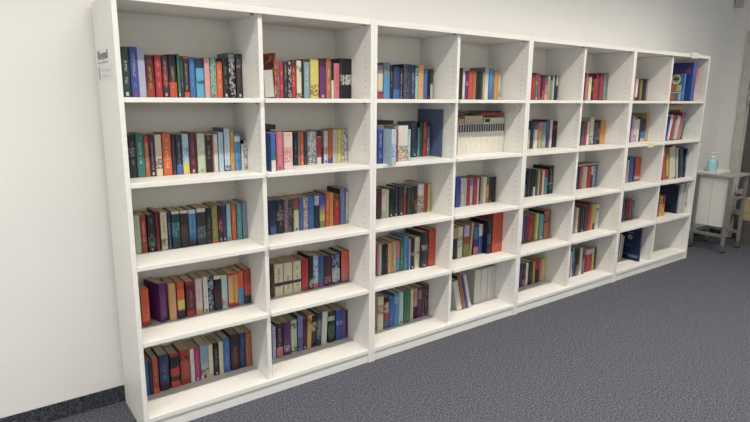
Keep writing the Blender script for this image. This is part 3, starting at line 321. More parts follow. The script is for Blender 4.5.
(2, 5, 'book', 2.8253, 0.0362, 0.195, 0.1812, 0.123, 0.0, 'mint', 'T:teal:.5', '', 0, 'mint book with teal top between tan and purple, second shelf, fifth column', 0),
(2, 5, 'book', 2.8647, 0.0355, 0.195, 0.1964, 0.134, 0.0, 'purple', 'T:slate:.5', '', 0, 'purple book with slate blue top between mint and white, second shelf, fifth column', 0),
(2, 5, 'book', 2.9046, 0.0272, 0.195, 0.1959, 0.133, 0.0, 'white', '', '', 0, 'white book between purple and black, second shelf, fifth column', 0),
(2, 5, 'book', 2.9362, 0.0529, 0.195, 0.1878, 0.128, 0.0, 'black', 'a:red:.65:.85', '', 0, 'thick black book at the right end, second shelf, fifth column', 0),
(2, 6, 'book', 3.2486, 0.0252, 0.18, 0.1799, 0.122, 0.0, 'black', '', '', 0, 'black book at the left end, second shelf, sixth column', 1),
(2, 6, 'book', 3.2761, 0.0231, 0.18, 0.1728, 0.117, 0.0, 'slate', 't:navy', '', 0, 'slate blue book between black and crimson, second shelf, sixth column', 1),
(2, 6, 'book', 3.3026, 0.0326, 0.18, 0.1756, 0.119, 0.0, 'crimson', 't:red', '', 0, 'crimson book between slate blue and white, second shelf, sixth column', 1),
(2, 6, 'book', 3.3387, 0.027, 0.18, 0.1763, 0.12, 0.0, 'white', 't:palegrey', '', 0, 'white book between crimson and cream, second shelf, sixth column', 1),
(2, 6, 'book', 3.3704, 0.0523, 0.18, 0.2066, 0.141, 0.0, 'cream', 'a:black:.05:.35 B:dkbrown:.06', '', 0, 'thick cream book between white and indigo, second shelf, sixth column', 0),
(2, 6, 'book', 3.4275, 0.0458, 0.18, 0.1719, 0.117, 0.0, 'indigo', 'A:slate', '', 0, 'thick indigo book between cream and black, second shelf, sixth column', 0),
(2, 6, 'book', 3.4769, 0.0329, 0.18, 0.1807, 0.123, 0.0, 'black', 'a:gold:.2:.7', '', 0, 'black book between indigo and amber, second shelf, sixth column', 1),
(2, 6, 'book', 3.5148, 0.0643, 0.18, 0.1839, 0.125, 0.0, 'amber', 't:gold', '', 0, 'thick amber book at the right end, second shelf, sixth column', 0),
(3, 5, 'book', 2.6688, 0.0177, 0.2, 0.09, 0.061, 0.0, 'green', '', '', 0, 'green book at the left end, middle shelf, fifth column', 1),
(3, 5, 'book', 2.6885, 0.0368, 0.2, 0.1895, 0.129, 0.0, 'navy', 'A:black', '', 0, 'navy book between green and black, middle shelf, fifth column', 0),
(3, 5, 'book', 2.7283, 0.0322, 0.2, 0.187, 0.127, 0.0, 'black', 't:dkbrown', '', 0, 'black book between navy and dark brown, middle shelf, fifth column', 0),
(3, 5, 'book', 2.7635, 0.0274, 0.2, 0.1918, 0.13, 0.0, 'dkbrown', 'B:white:.35', '', 0, 'dark brown book with white foot between black and green, middle shelf, fifth column', 0),
(3, 5, 'book', 2.7913, 0.022, 0.195, 0.1836, 0.125, 0.0, 'green', 't:palegreen', '', 0, 'green book between dark brown and white, middle shelf, fifth column', 1),
(3, 5, 'book', 2.8154, 0.0092, 0.195, 0.1823, 0.124, 0.0, 'white', '', '', 0, 'thin white book between green and red, middle shelf, fifth column', 1),
(3, 5, 'book', 2.8266, 0.0267, 0.195, 0.1829, 0.124, 0.0, 'red', 'a:brick:.1:.9', '', 0, 'red book between white and cream, middle shelf, fifth column', 0),
(3, 5, 'book', 2.8564, 0.0228, 0.195, 0.181, 0.123, 0.0, 'cream', 't:white', '', 0, 'cream book between red and teal, middle shelf, fifth column', 1),
(3, 5, 'book', 2.8813, 0.0366, 0.195, 0.1802, 0.123, 0.0, 'teal', 'T:red:.3 t:navy', '', 0, 'teal book with red top between cream and black, middle shelf, fifth column', 0),
(3, 5, 'book', 2.9222, 0.0595, 0.195, 0.2057, 0.14, 0.0, 'black', 't:white M:grey:.34:.4', 'black', 0, 'thick black book with grey band at the right end, middle shelf, fifth column', 0),
(3, 6, 'book', 3.2775, 0.0253, 0.202, 0.1767, 0.12, 0.0, 'indigo', 'G:purple:.5:.1', '', 0, 'indigo book fading to purple at the left end, middle shelf, sixth column', 1),
(3, 6, 'book', 3.305, 0.0188, 0.202, 0.1751, 0.119, 0.0, 'navy', '', '', 0, 'navy book between indigo and orange-red, middle shelf, sixth column', 1),
(3, 6, 'book', 3.3261, 0.0313, 0.202, 0.172, 0.117, 0.0, 'redorange', 't:cream', '', 0, 'orange-red book between navy and pale grey, middle shelf, sixth column', 1),
(3, 6, 'book', 3.3607, 0.0293, 0.202, 0.1698, 0.115, 0.0, 'palegrey', 't:grey', '', 0, 'pale grey book between orange-red and cream, middle shelf, sixth column', 1),
(3, 6, 'book', 3.3934, 0.0261, 0.202, 0.1705, 0.116, 0.0, 'cream', 't:tan', '', 0, 'cream book between pale grey and red, middle shelf, sixth column', 1),
(3, 6, 'book', 3.423, 0.0471, 0.202, 0.1786, 0.121, 0.0, 'red', 't:orange', '', 0, 'thick red book between cream and dark red, middle shelf, sixth column', 0),
(3, 6, 'book', 3.4723, 0.0267, 0.202, 0.1687, 0.115, 0.0, 'darkred', 'T:cream:.4', '', 0, 'dark red book with cream top between red and pale blue, middle shelf, sixth column', 1),
(3, 6, 'book', 3.5025, 0.0304, 0.202, 0.17, 0.116, 0.0, 'paleblue', 'A:navy', '', 0, 'pale blue book between dark red and royal blue, middle shelf, sixth column', 1),
(3, 6, 'book', 3.5353, 0.0177, 0.202, 0.1711, 0.116, 0.0, 'royal', 'B:charcoal:.05', '', 0, 'royal blue book at the right end, middle shelf, sixth column', 1),
(3, 6, 'lie', 3.2955, 0.2806, 0.202, 0.1792, 0.0119, 0, 'taupe', '', '', 0, 'grey-brown book lying flat on the upright books, middle shelf, sixth column', 1),
(4, 5, 'book', 2.6459, 0.0153, 0.185, 0.2048, 0.139, 0.0, 'blue', '', '', 0, 'blue book at the left end, fourth shelf, fifth column', 1),
(4, 5, 'book', 2.6633, 0.0175, 0.185, 0.2048, 0.139, 0.0, 'brick', '', '', 0, 'brick book between blue and indigo, fourth shelf, fifth column', 1),
(4, 5, 'book', 2.6841, 0.0276, 0.185, 0.2018, 0.137, 0.0, 'indigo', 't:plum', '', 0, 'indigo book between brick and red, fourth shelf, fifth column', 0),
(4, 5, 'book', 2.7151, 0.0582, 0.185, 0.1963, 0.134, 0.0, 'red', 'A:dkbrown', '', 0, 'thick red book between indigo and olive, fourth shelf, fifth column', 0),
(4, 5, 'book', 2.7823, 0.0204, 0.185, 0.1981, 0.135, 0.0, 'olive', '', '', 0, 'olive book between red and yellow, fourth shelf, fifth column', 1),
(4, 5, 'book', 2.805, 0.0274, 0.185, 0.2002, 0.136, 0.0, 'yellow', 't:cream', '', 0, 'yellow book between olive and teal, fourth shelf, fifth column', 0),
(4, 5, 'book', 2.8382, 0.0521, 0.185, 0.1875, 0.127, 0.0, 'teal', 'f:white', '', 0, 'thick teal book between yellow and rust, fourth shelf, fifth column', 0),
(4, 5, 'book', 2.895, 0.0756, 0.185, 0.2082, 0.142, 0.0, 'rust', 'a:charcoal:.55:.88', 'dkbrown', 0, 'thick rust book at the right end, fourth shelf, fifth column', 0),
(4, 6, 'book', 3.2027, 0.0317, 0.148, 0.2104, 0.143, 0.0, 'mauve', 't:lilac', '', 0, 'mauve book at the left end, fourth shelf, sixth column', 0),
(4, 6, 'book', 3.2368, 0.0295, 0.148, 0.1993, 0.136, 0.0, 'cream', 't:tan', '', 0, 'cream book between mauve and maroon, fourth shelf, sixth column', 1),
(4, 6, 'book', 3.2688, 0.0223, 0.148, 0.2074, 0.141, 0.0, 'maroon', '', '', 0, 'maroon book between cream and black, fourth shelf, sixth column', 1),
(4, 6, 'book', 3.2935, 0.0475, 0.148, 0.2147, 0.146, 0.0, 'black', 'f:grey', '', 0, 'thick black book between maroon and plum, fourth shelf, sixth column', 0),
(4, 6, 'book', 3.3448, 0.0444, 0.148, 0.2056, 0.14, 0.0, 'plum', 't:purple', '', 0, 'thick plum book between black and crimson, fourth shelf, sixth column', 0),
(4, 6, 'book', 3.3943, 0.0372, 0.148, 0.2273, 0.155, 0.0, 'crimson', 'T:darkred:.3', '', 0, 'crimson book with dark red top between plum and amber, fourth shelf, sixth column', 0),
(4, 6, 'book', 3.4367, 0.0259, 0.148, 0.2044, 0.139, 0.0, 'amber', '', '', 0, 'amber book between crimson and yellow, fourth shelf, sixth column', 1),
(4, 6, 'book', 3.4652, 0.0274, 0.148, 0.2036, 0.138, 0.0, 'yellow', 'B:darkteal:.25', '', 0, 'yellow book with dark teal foot between amber and white, fourth shelf, sixth column', 1),
(4, 6, 'book', 3.4992, 0.0489, 0.148, 0.202, 0.137, 0.0, 'white', 'a:brown:.7:.85 t:palegrey', '', 0, 'thick white book at the right end, fourth shelf, sixth column', 0),
(5, 5, 'book', 2.6806, 0.038, 0.208, 0.1812, 0.123, 0.0, 'indigo', 'a:plum:.2:.6', '', 0, 'indigo book at the left end, bottom shelf, fifth column', 0),
(5, 5, 'book', 2.722, 0.0283, 0.208, 0.1764, 0.12, 0.0, 'dkbrown', 'B:rose:.3 t:gold', '', 0, 'dark brown book with rose foot between indigo and white, bottom shelf, fifth column', 1),
(5, 5, 'book', 2.7547, 0.0262, 0.208, 0.1732, 0.118, 0.0, 'white', 't:palegrey', '', 0, 'white book between dark brown and black, bottom shelf, fifth column', 1),
(5, 5, 'book', 2.7844, 0.0496, 0.208, 0.1762, 0.12, 0.0, 'black', 'a:darkgreen:.3:.9', '', 0, 'thick black book between white and amber, bottom shelf, fifth column', 0),
(5, 5, 'book', 2.8387, 0.0233, 0.208, 0.1723, 0.117, 0.0, 'amber', 't:rust', '', 0, 'amber book between two black ones, bottom shelf, fifth column', 1),
(5, 5, 'book', 2.8643, 0.0483, 0.208, 0.1784, 0.121, 0.0, 'black', 'T:crimson:.4', '', 0, 'thick black book with crimson top between amber and rose, bottom shelf, fifth column', 0),
(5, 5, 'book', 2.9174, 0.0238, 0.208, 0.1691, 0.115, 0.0, 'rose', 'a:peach:.1:.9', '', 0, 'rose book between black and yellow, bottom shelf, fifth column', 1),
(5, 5, 'book', 2.9437, 0.0446, 0.208, 0.1765, 0.12, 0.0, 'yellow', 'A:cream', '', 0, 'thick yellow book at the right end, bottom shelf, fifth column', 0),
(5, 6, 'book', 3.1814, 0.0255, 0.134, 0.1636, 0.111, -5.0, 'peach', 'B:orange:.2', '', 0, 'peach book with orange foot at the left end, bottom shelf, sixth column', 1),
(5, 6, 'book', 3.2082, 0.0154, 0.134, 0.2088, 0.142, -5.0, 'white', '', '', 0, 'white book between peach and royal blue, bottom shelf, sixth column', 1),
(5, 6, 'book', 3.2261, 0.0271, 0.134, 0.2277, 0.155, -5.0, 'royal', 'T:teal:.5', '', 0, 'royal blue book with teal top between white and grey-brown, bottom shelf, sixth column', 1),
(5, 6, 'book', 3.2636, 0.0418, 0.134, 0.2215, 0.151, 0.0, 'taupe', 'T:dkbrown:.6', '', 0, 'grey-brown book with dark brown top between royal blue and cream, bottom shelf, sixth column', 0),
(5, 6, 'book', 3.308, 0.0369, 0.134, 0.2214, 0.151, 0.0, 'cream', 't:palegrey', '', 0, 'cream book between grey-brown and slate blue, bottom shelf, sixth column', 0),
(5, 6, 'book', 3.3489, 0.0306, 0.134, 0.2089, 0.142, 0.0, 'slate', 'a:pink:.2:.6', '', 0, 'slate blue book between cream and crimson, bottom shelf, sixth column', 1),
(5, 6, 'book', 3.4082, 0.0956, 0.149, 0.1861, 0.127, 0.0, 'crimson', 'T:palegrey:.22 a:red:.1:.7', '', 0, 'thick crimson book with pale grey top between slate blue and yellow, bottom shelf, sixth column', 0),
(5, 6, 'book', 3.5066, 0.0254, 0.149, 0.1864, 0.127, 0.0, 'yellow', 'T:white:.2', '', 0, 'yellow book with white top between crimson and black, bottom shelf, sixth column', 1),
(5, 6, 'book', 3.5362, 0.0213, 0.149, 0.1855, 0.126, 0.0, 'black', 'B:brick:.2', '', 0, 'black book with brick foot at the right end, bottom shelf, sixth column', 1),
(1, 7, 'book', 3.9681, 0.0261, 0.2, 0.1915, 0.13, 0.0, 'rose', 't:red', '', 0, 'rose book at the left end, top shelf, seventh column', 1),
(1, 7, 'book', 3.9978, 0.036, 0.2, 0.1851, 0.126, 0.0, 'white', 'B:charcoal:.15', '', 0, 'white book with charcoal foot between rose and maroon, top shelf, seventh column', 1),
(1, 7, 'book', 4.0374, 0.0278, 0.2, 0.1762, 0.12, 0.0, 'maroon', 't:plum', '', 0, 'maroon book between white and olive, top shelf, seventh column', 1),
(1, 7, 'book', 4.0676, 0.0317, 0.2, 0.172, 0.117, 0.0, 'olive', 'B:redorange:.12', '', 0, 'olive book with orange-red foot between maroon and black, top shelf, seventh column', 1),
(1, 7, 'book', 4.103, 0.0332, 0.2, 0.1741, 0.118, 0.0, 'black', 't:darkgreen', '', 0, 'black book between olive and plum, top shelf, seventh column', 1),
(1, 7, 'book', 4.1399, 0.0211, 0.2, 0.1768, 0.12, 0.0, 'plum', '', '', 0, 'plum book between black and mauve, top shelf, seventh column', 1),
(1, 7, 'book', 4.1635, 0.0249, 0.2, 0.1793, 0.122, 0.0, 'mauve', 't:grey', '', 0, 'mauve book at the right end, top shelf, seventh column', 1),
(2, 7, 'book', 3.8926, 0.0324, 0.16, 0.2054, 0.14, 0.0, 'purple', 't:violet', '', 0, 'purple book at the left end, second shelf, seventh column', 1),
(2, 7, 'book', 3.9289, 0.0327, 0.16, 0.2083, 0.142, 0.0, 'lilac', 't:white', '', 0, 'lilac book between purple and white, second shelf, seventh column', 1),
(2, 7, 'book', 3.9656, 0.0383, 0.16, 0.201, 0.137, 0.0, 'white', 'a:taupe:.05:.3 T:rose:.1', '', 0, 'white book with rose top between lilac and white, second shelf, seventh column', 1),
(2, 7, 'book', 4.0079, 0.0361, 0.16, 0.1866, 0.127, 0.0, 'white', 't:cream', '', 0, 'white book between white and black, second shelf, seventh column', 1),
(2, 7, 'book', 4.0466, 0.0202, 0.16, 0.1987, 0.135, 0.0, 'black', '', '', 0, 'black book between white and navy, second shelf, seventh column', 1),
(2, 7, 'book', 4.0695, 0.075, 0.16, 0.1784, 0.121, 0.0, 'navy', 'M:blue:.15:.45 B:palegrey:.15', '', 0, 'thick navy book with blue band between black and tan, second shelf, seventh column', 0),
(2, 7, 'book', 4.1486, 0.036, 0.16, 0.2337, 0.159, 0.0, 'tan', 't:gold', 'tan', 0, 'tan book at the right end, second shelf, seventh column', 1),
(3, 7, 'book', 3.9414, 0.0304, 0.185, 0.1847, 0.126, 0.0, 'tan', 't:brown', '', 0, 'tan book at the left end, middle shelf, seventh column', 1),
(3, 7, 'book', 3.9744, 0.016, 0.185, 0.1868, 0.127, 0.0, 'white', '', '', 0, 'white book between tan and royal blue, middle shelf, seventh column', 1),
(3, 7, 'book', 3.9944, 0.0632, 0.185, 0.2109, 0.143, 0.0, 'royal', 't:navy', '', 0, 'thick royal blue book between white and black, middle shelf, seventh column', 0),
(3, 7, 'book', 4.0616, 0.0218, 0.185, 0.2033, 0.138, 0.0, 'black', 'A:navyblue', '', 0, 'black book between royal blue and orange-red, middle shelf, seventh column', 1),
(3, 7, 'book', 4.0861, 0.0897, 0.185, 0.2023, 0.138, 0.0, 'redorange', 'M:palegrey:.1:.22 B:red:.08', '', 0, 'thick orange-red book with pale grey band at the right end, middle shelf, seventh column', 0),
(4, 7, 'book', 3.9446, 0.0212, 0.19, 0.1926, 0.131, 0.0, 'indigo', '', '', 0, 'indigo book at the left end, fourth shelf, seventh column', 1),
(4, 7, 'book', 3.9684, 0.028, 0.19, 0.1914, 0.13, 0.0, 'purple', 't:pink', '', 0, 'purple book between indigo and black, fourth shelf, seventh column', 1),
(4, 7, 'book', 3.999, 0.0511, 0.19, 0.1872, 0.127, 0.0, 'black', 't:navy', '', 0, 'thick black book between purple and crimson, fourth shelf, seventh column', 0),
(4, 7, 'book', 4.0583, 0.0464, 0.19, 0.1815, 0.123, 0.0, 'crimson', 't:slate', '', 0, 'thick crimson book between black and teal green, fourth shelf, seventh column', 1),
(4, 7, 'book', 4.1101, 0.0372, 0.19, 0.1813, 0.123, 0.0, 'tealgreen', 'T:cream:.08 t:lightteal', '', 0, 'teal green book at the right end, fourth shelf, seventh column', 1),
(5, 7, 'book', 3.9392, 0.0218, 0.185, 0.2258, 0.15, 0.0, 'tan', '', '', 0, 'tan book at the left end, bottom shelf, seventh column', 1),
(5, 7, 'book', 3.966, 0.0185, 0.185, 0.2274, 0.15, 3.0, 'white', '', '', 0, 'white book between tan and pale grey, bottom shelf, seventh column', 1),
(5, 7, 'book', 3.9895, 0.022, 0.185, 0.2065, 0.14, 5.0, 'palegrey', '', '', 0, 'pale grey book between white and navy, bottom shelf, seventh column', 1),
(5, 7, 'book', 4.0609, 0.0199, 0.06, 0.3031, 0.22, 0.0, 'navyblue', '', 'USN', 0, 'large navy cover with pale ring emblem turned outward, bottom shelf, seventh column', 0),
(1, 8, 'book', 4.5027, 0.0279, 0.06, 0.2258, 0.15, 0.0, 'skyblue', '', 'GAME', 0, 'blue cover with round green picture and colour bars, top shelf, rightmost column', 0),
(1, 8, 'book', 4.5578, 0.0529, 0.02, 0.3212, 0.26, 0.0, 'blue', '', 'USA', 0, 'tall blue cover with red USA lettering turned outward, top shelf, rightmost column', 0),
(1, 8, 'book', 4.6189, 0.0371, 0.02, 0.2793, 0.19, 0.0, 'rose', 'G:palepink:.8:.2', '', 0, 'tall rose book fading to pale pink at the right end, top shelf, rightmost column', 1),
(2, 8, 'book', 4.3818, 0.0154, 0.1, 0.2017, 0.137, 10.0, 'royal', '', '', 0, 'royal blue book at the left end, second shelf, rightmost column', 1),
(2, 8, 'book', 4.4003, 0.0373, 0.1, 0.2169, 0.147, 10.0, 'white', '', '', 0, 'white book between royal blue and brick, second shelf, rightmost column', 1),
(2, 8, 'book', 4.4438, 0.0408, 0.1, 0.2007, 0.136, 10.0, 'brick', '', '', 0, 'brick book between white and pale grey, second shelf, rightmost column', 1),
(2, 8, 'book', 4.5131, 0.0576, 0.1, 0.2053, 0.14, 10.0, 'palegrey', 't:white', '', 0, 'thick pale grey book between brick and crimson, second shelf, rightmost column', 0),
(2, 8, 'book', 4.5755, 0.0535, 0.1, 0.2321, 0.158, 10.0, 'crimson', 'G:rose:.9:.2', '', 0, 'thick crimson book fading to rose between pale grey and green, second shelf, rightmost column', 0),
(2, 8, 'book', 4.6323, 0.0344, 0.1, 0.2293, 0.156, 10.0, 'green', 'T:skyblue:.3', '', 0, 'green book with sky blue top at the right end, second shelf, rightmost column', 1),
(2, 8, 'lie', 4.3938, 0.184, 0.1, 0.2384, 0.0213, 0, 'dkbrown', '', '', 0, 'dark brown book lying flat on the upright books, second shelf, rightmost column', 1),
(2, 8, 'lie', 4.3983, 0.2229, 0.1, 0.2603, 0.0349, 0, 'gold', '', '', 0, 'gold book lying flat on the upright books, second shelf, rightmost column', 1),
(3, 8, 'book', 4.3665, 0.0556, 0.085, 0.2507, 0.17, -11.0, 'redorange', 'T:gold:.2 B:brick:.1 a:rust:.1:.6', '', 0, 'tall orange-red book with gold top at the left end, middle shelf, rightmost column', 0),
(3, 8, 'book', 4.4396, 0.0282, 0.085, 0.2318, 0.158, -11.0, 'yellow', 'B:red:.15', '', 0, 'yellow book with red foot between orange-red and cream, middle shelf, rightmost column', 1),
(3, 8, 'book', 4.4891, 0.1044, 0.085, 0.2852, 0.17, -11.0, 'cream', '', '', 0, 'tall cream book between yellow and pale blue, middle shelf, rightmost column', 0),
(3, 8, 'book', 4.6044, 0.0385, 0.085, 0.2726, 0.185, -11.0, 'paleblue', '', 'slate', 0, 'tall pale blue book between cream and black, middle shelf, rightmost column', 1),
(3, 8, 'book', 4.6521, 0.0802, 0.085, 0.2668, 0.181, -11.0, 'black', 'A:dkbrown', 'black', 0, 'tall black book between pale blue and navy, middle shelf, rightmost column', 0),
(3, 8, 'book', 4.7493, 0.0227, 0.085, 0.2588, 0.176, 0.0, 'navyblue', 'a:paleblue:.4:.8', '', 0, 'tall navy book at the right end, middle shelf, rightmost column', 1),
(3, 8, 'lie', 4.3614, 0.3471, 0.085, 0.3005, 0.018, 0, 'brick', '', '', 0, 'brick book lying flat on the upright books, middle shelf, rightmost column', 1),
(4, 8, 'book', 4.3915, 0.0266, 0.107, 0.1774, 0.121, 0.0, 'brick', 't:olive', '', 0, 'brick book at the left end, fourth shelf, rightmost column', 1),
(4, 8, 'book', 4.4214, 0.0403, 0.107, 0.1781, 0.121, 0.0, 'yellow', 'a:green:.2:.9', '', 0, 'yellow book between brick and orange, fourth shelf, rightmost column', 1),
(4, 8, 'book', 4.4651, 0.0407, 0.107, 0.1828, 0.124, 0.0, 'orange', 'B:amber:.4 T:brick:.4', '', 0, 'orange book with amber foot between yellow and navy, fourth shelf, rightmost column', 1),
(4, 8, 'book', 4.6807, 0.0144, 0.085, 0.2679, 0.22, 0.0, 'navyblue', '', 'DARK', 0, 'large dark navy cover turned outward, fourth shelf, rightmost column', 0),
(4, 8, 'book', 4.6955, 0.0556, 0.07, 0.2746, 0.187, 0.0, 'palegrey', 't:white', '', 0, 'tall pale grey book between navy and white, fourth shelf, rightmost column', 0),
(4, 8, 'book', 4.7515, 0.0276, 0.045, 0.2809, 0.191, 0.0, 'white', 'a:slate:.2:.9 a:black:.25:.35', '', 0, 'tall white book at the right end, fourth shelf, rightmost column', 1),
]

# ------------------------------------------------------------------ colours
PAL = dict(dkgreen='24423c', royal='3a55ac', lavender='b9b9da', maroon='5e2430', red='b8262e', dkbrown='3a2a2a', black='22222a', green='3a7a4c',
 navy='252c46', blue='3d6cb4', sky='56aad0', pink='e0a0a0', teal='52a0a8', orange='e2602c', charcoal='383842', white='dcd8d0', brick='a83a30',
 plum='46263a', cream='ddd2b0', greyblue='84a0b0', yellow='d8c658', purple='6a2c72', rust='b4683c', rose='d2707e', tealgreen='2f7d72',
 palegreen='bccaa8', amber='dc9a3e', paleblue='b2ccda', palepink='e0c4be', grey='92928e', darkteal='23444e', indigo='343a6c', brown='6e4a34',
 palegrey='c4c2be', darkred='7e1e2a', olive='8c8840', skyblue='4a94cc', lightteal='8cc4cc', lavgrey='9498b0', periwinkle='727cb8',
 redorange='cc4a28', peach='dca46c', magenta='b82c7c', navyblue='2a4274', mint='8cc4b0', mauve='a08898', tan='c0a078', silver='b6bcc4',
 slate='5a6684', navyslate='3e4e6a', ivory='e6e0d2', bandgrey='50505a', taupe='80766a', crimson='b42444', darkgreen='28503a', tealgrey='6c8488',
 violet='8a5098', gold='d0a63c', lilac='c0a6cc')
def lin(h, k=1.0):
    v = [int(h[i:i+2], 16)/255 for i in (0, 2, 4)]
    return tuple(min(1, (c/12.92 if c <= .04045 else ((c+.055)/1.055)**2.4)*k) for c in v)
def mute(c, s=.86):
    g = .3*c[0]+.59*c[1]+.11*c[2]
    return tuple(g+(v-g)*s for v in c)
COL = {k: mute(lin(v, .86)) for k, v in PAL.items()}
# ------------------------------------------------------------------ materials
def mat(name, col, rough=.5, metal=0, spec=.5):
    m = bpy.data.materials.new(name); m.use_nodes = True
    b = m.node_tree.nodes['Principled BSDF']
    b.inputs['Base Color'].default_value = (*col, 1); b.inputs['Roughness'].default_value = rough
    b.inputs['Metallic'].default_value = metal; b.inputs['Specular IOR Level'].default_value = spec
    return m
def nd(m, t, **kw):
    n = m.node_tree.nodes.new(t)
    for k, v in kw.items():
        if k in n.inputs: n.inputs[k].default_value = v
        else: setattr(n, k, v)
    return n
def lk(m, a, b): m.node_tree.links.new(a, b)
def bsdf(m): return m.node_tree.nodes['Principled BSDF']
def noisy(m, c1, c2, scale, detail=2, bump=0, stretch=None, lo=.35, hi=.65):
    tc = nd(m, 'ShaderNodeTexCoord'); mp = nd(m, 'ShaderNodeMapping')
    if stretch: mp.inputs['Scale'].default_value = stretch
    lk(m, tc.outputs['Object'], mp.inputs['Vector'])
    n = nd(m, 'ShaderNodeTexNoise', Scale=scale, Detail=detail); lk(m, mp.outputs[0], n.inputs['Vector'])
    r = nd(m, 'ShaderNodeValToRGB')
    r.color_ramp.elements[0].position = lo; r.color_ramp.elements[1].position = hi
    r.color_ramp.elements[0].color = (*c1, 1); r.color_ramp.elements[1].color = (*c2, 1)
    lk(m, n.outputs[0], r.inputs[0]); lk(m, r.outputs[0], bsdf(m).inputs['Base Color'])
    if bump:
        b = nd(m, 'ShaderNodeBump', Strength=bump, Distance=.004); lk(m, n.outputs[0], b.inputs['Height']); lk(m, b.outputs[0], bsdf(m).inputs['Normal'])
    return m
M = {}
M['melamine'] = noisy(mat('white_melamine', (.8,.79,.76), .42), (.78,.765,.73), (.81,.795,.76), 14, 3, 0, (.6, 4, 6))
M['edge'] = noisy(mat('white_edge_banding', (.8,.79,.76), .38), (.8,.79,.755), (.82,.81,.775), 30)
M['hardboard'] = noisy(mat('cream_hardboard', (.8,.76,.69), .6), (.785,.74,.645), (.815,.77,.68), 9, 3)
M['hole'] = mat('peg_hole_dark', (.27,.255,.225), .9)
M['steel'] = noisy(mat('dull_steel', (.3,.29,.27), .35, .8), (.25,.24,.22), (.36,.35,.33), 60)
M['wall'] = noisy(mat('wall_paint', (.8,.78,.74), .8, 0, .2), (.785,.768,.742), (.805,.788,.762), 3, 4, .02)
M['ceiling'] = noisy(mat('ceiling_paint', (.8,.8,.78), .9), (.78,.78,.76), (.82,.82,.8), 20, 3)
def carpet(name, k=1.0):
    m = mat(name, (.06,.065,.085), .95, 0, .1)
    tc = nd(m, 'ShaderNodeTexCoord')
    a = nd(m, 'ShaderNodeTexNoise', Scale=300.0, Detail=2.0, Roughness=.7); b = nd(m, 'ShaderNodeTexNoise', Scale=120.0, Detail=3.0)
    lk(m, tc.outputs['Object'], a.inputs['Vector']); lk(m, tc.outputs['Object'], b.inputs['Vector'])
    mx = nd(m, 'ShaderNodeMix'); mx.inputs[0].default_value = .45
    lk(m, a.outputs[0], mx.inputs[2]); lk(m, b.outputs[0], mx.inputs[3])
    r = nd(m, 'ShaderNodeValToRGB'); e = r.color_ramp.elements
    e[0].position = .40; e[0].color = (.022*k,.025*k,.038*k,1); e[1].position = .62; e[1].color = (.215*k,.215*k,.235*k,1)
    x = r.color_ramp.elements.new(.5); x.color = (.080*k,.086*k,.112*k,1)
    lk(m, mx.outputs[0], r.inputs[0]); lk(m, r.outputs[0], bsdf(m).inputs['Base Color'])
    bp = nd(m, 'ShaderNodeBump', Strength=.5, Distance=.003); lk(m, a.outputs[0], bp.inputs['Height']); lk(m, bp.outputs[0], bsdf(m).inputs['Normal'])
    return m
M['carpet'] = carpet('blue_grey_carpet', 1.0); M['carpet_strip'] = carpet('carpet_baseboard', .55)
def cover_mat(name, rough):
    m = mat(name, (.5,.5,.5), rough, 0, .4)
    a = nd(m, 'ShaderNodeVertexColor'); a.layer_name = 'Print'
    tc = nd(m, 'ShaderNodeTexCoord'); n = nd(m, 'ShaderNodeTexNoise', Scale=90.0, Detail=3.0)
    lk(m, tc.outputs['Object'], n.inputs['Vector'])
    mx = nd(m, 'ShaderNodeMix', data_type='RGBA', blend_type='MULTIPLY'); mx.inputs[0].default_value = .35
    rr = nd(m, 'ShaderNodeValToRGB'); rr.color_ramp.elements[0].color = (.55,.55,.55,1); rr.color_ramp.elements[1].color = (1.25,1.25,1.25,1)
    lk(m, n.outputs[0], rr.inputs[0]); lk(m, a.outputs[0], mx.inputs[6]); lk(m, rr.outputs[0], mx.inputs[7])
    lk(m, mx.outputs[2], bsdf(m).inputs['Base Color'])
    return m
M['cover'] = cover_mat('printed_book_cover', .42); M['cover_gloss'] = cover_mat('glossy_book_cover', .28)
m = mat('paper_page_block', (.6,.5,.36), .85, 0, .2)
tc = nd(m, 'ShaderNodeTexCoord'); wv = nd(m, 'ShaderNodeTexNoise', Scale=220.0, Detail=1.0); mp = nd(m, 'ShaderNodeMapping'); mp.inputs['Scale'].default_value = (6, .25, .25)
oi = nd(m, 'ShaderNodeObjectInfo')
lk(m, tc.outputs['Object'], mp.inputs[0]); lk(m, mp.outputs[0], wv.inputs['Vector'])
r1 = nd(m, 'ShaderNodeValToRGB'); r1.color_ramp.elements[0].color = (.42,.32,.20,1); r1.color_ramp.elements[1].color = (.70,.58,.41,1)
r1.color_ramp.elements[0].position = .3; r1.color_ramp.elements[1].position = .7
mx = nd(m, 'ShaderNodeMix', data_type='RGBA', blend_type='MIX'); hs = nd(m, 'ShaderNodeHueSaturation')
mr = nd(m, 'ShaderNodeMapRange'); mr.inputs[3].default_value = .75; mr.inputs[4].default_value = 1.25
lk(m, wv.outputs[0], r1.inputs[0]); lk(m, oi.outputs['Random'], mr.inputs[0]); lk(m, mr.outputs[0], hs.inputs['Value']); lk(m, r1.outputs[0], hs.inputs['Color'])
lk(m, hs.outputs[0], bsdf(m).inputs['Base Color']); M['paper'] = m
m = m.copy(); m.name = 'white_page_block'
for n in m.node_tree.nodes:
    if n.type == 'VALTORGB': n.color_ramp.elements[0].color = (.52,.50,.46,1); n.color_ramp.elements[1].color = (.72,.70,.66,1)
M['whitepaper'] = m
M['trolley'] = noisy(mat('grey_trolley_paint', (.2,.195,.18), .45), (.185,.18,.167), (.22,.215,.2), 40)
M['trolleytop'] = noisy(mat('grey_laminate', (.4,.39,.36), .5), (.33,.325,.30), (.39,.38,.35), 60, 3)
M['whiteplastic'] = noisy(mat('white_plastic', (.75,.74,.7), .35), (.73,.72,.68), (.77,.76,.72), 20)
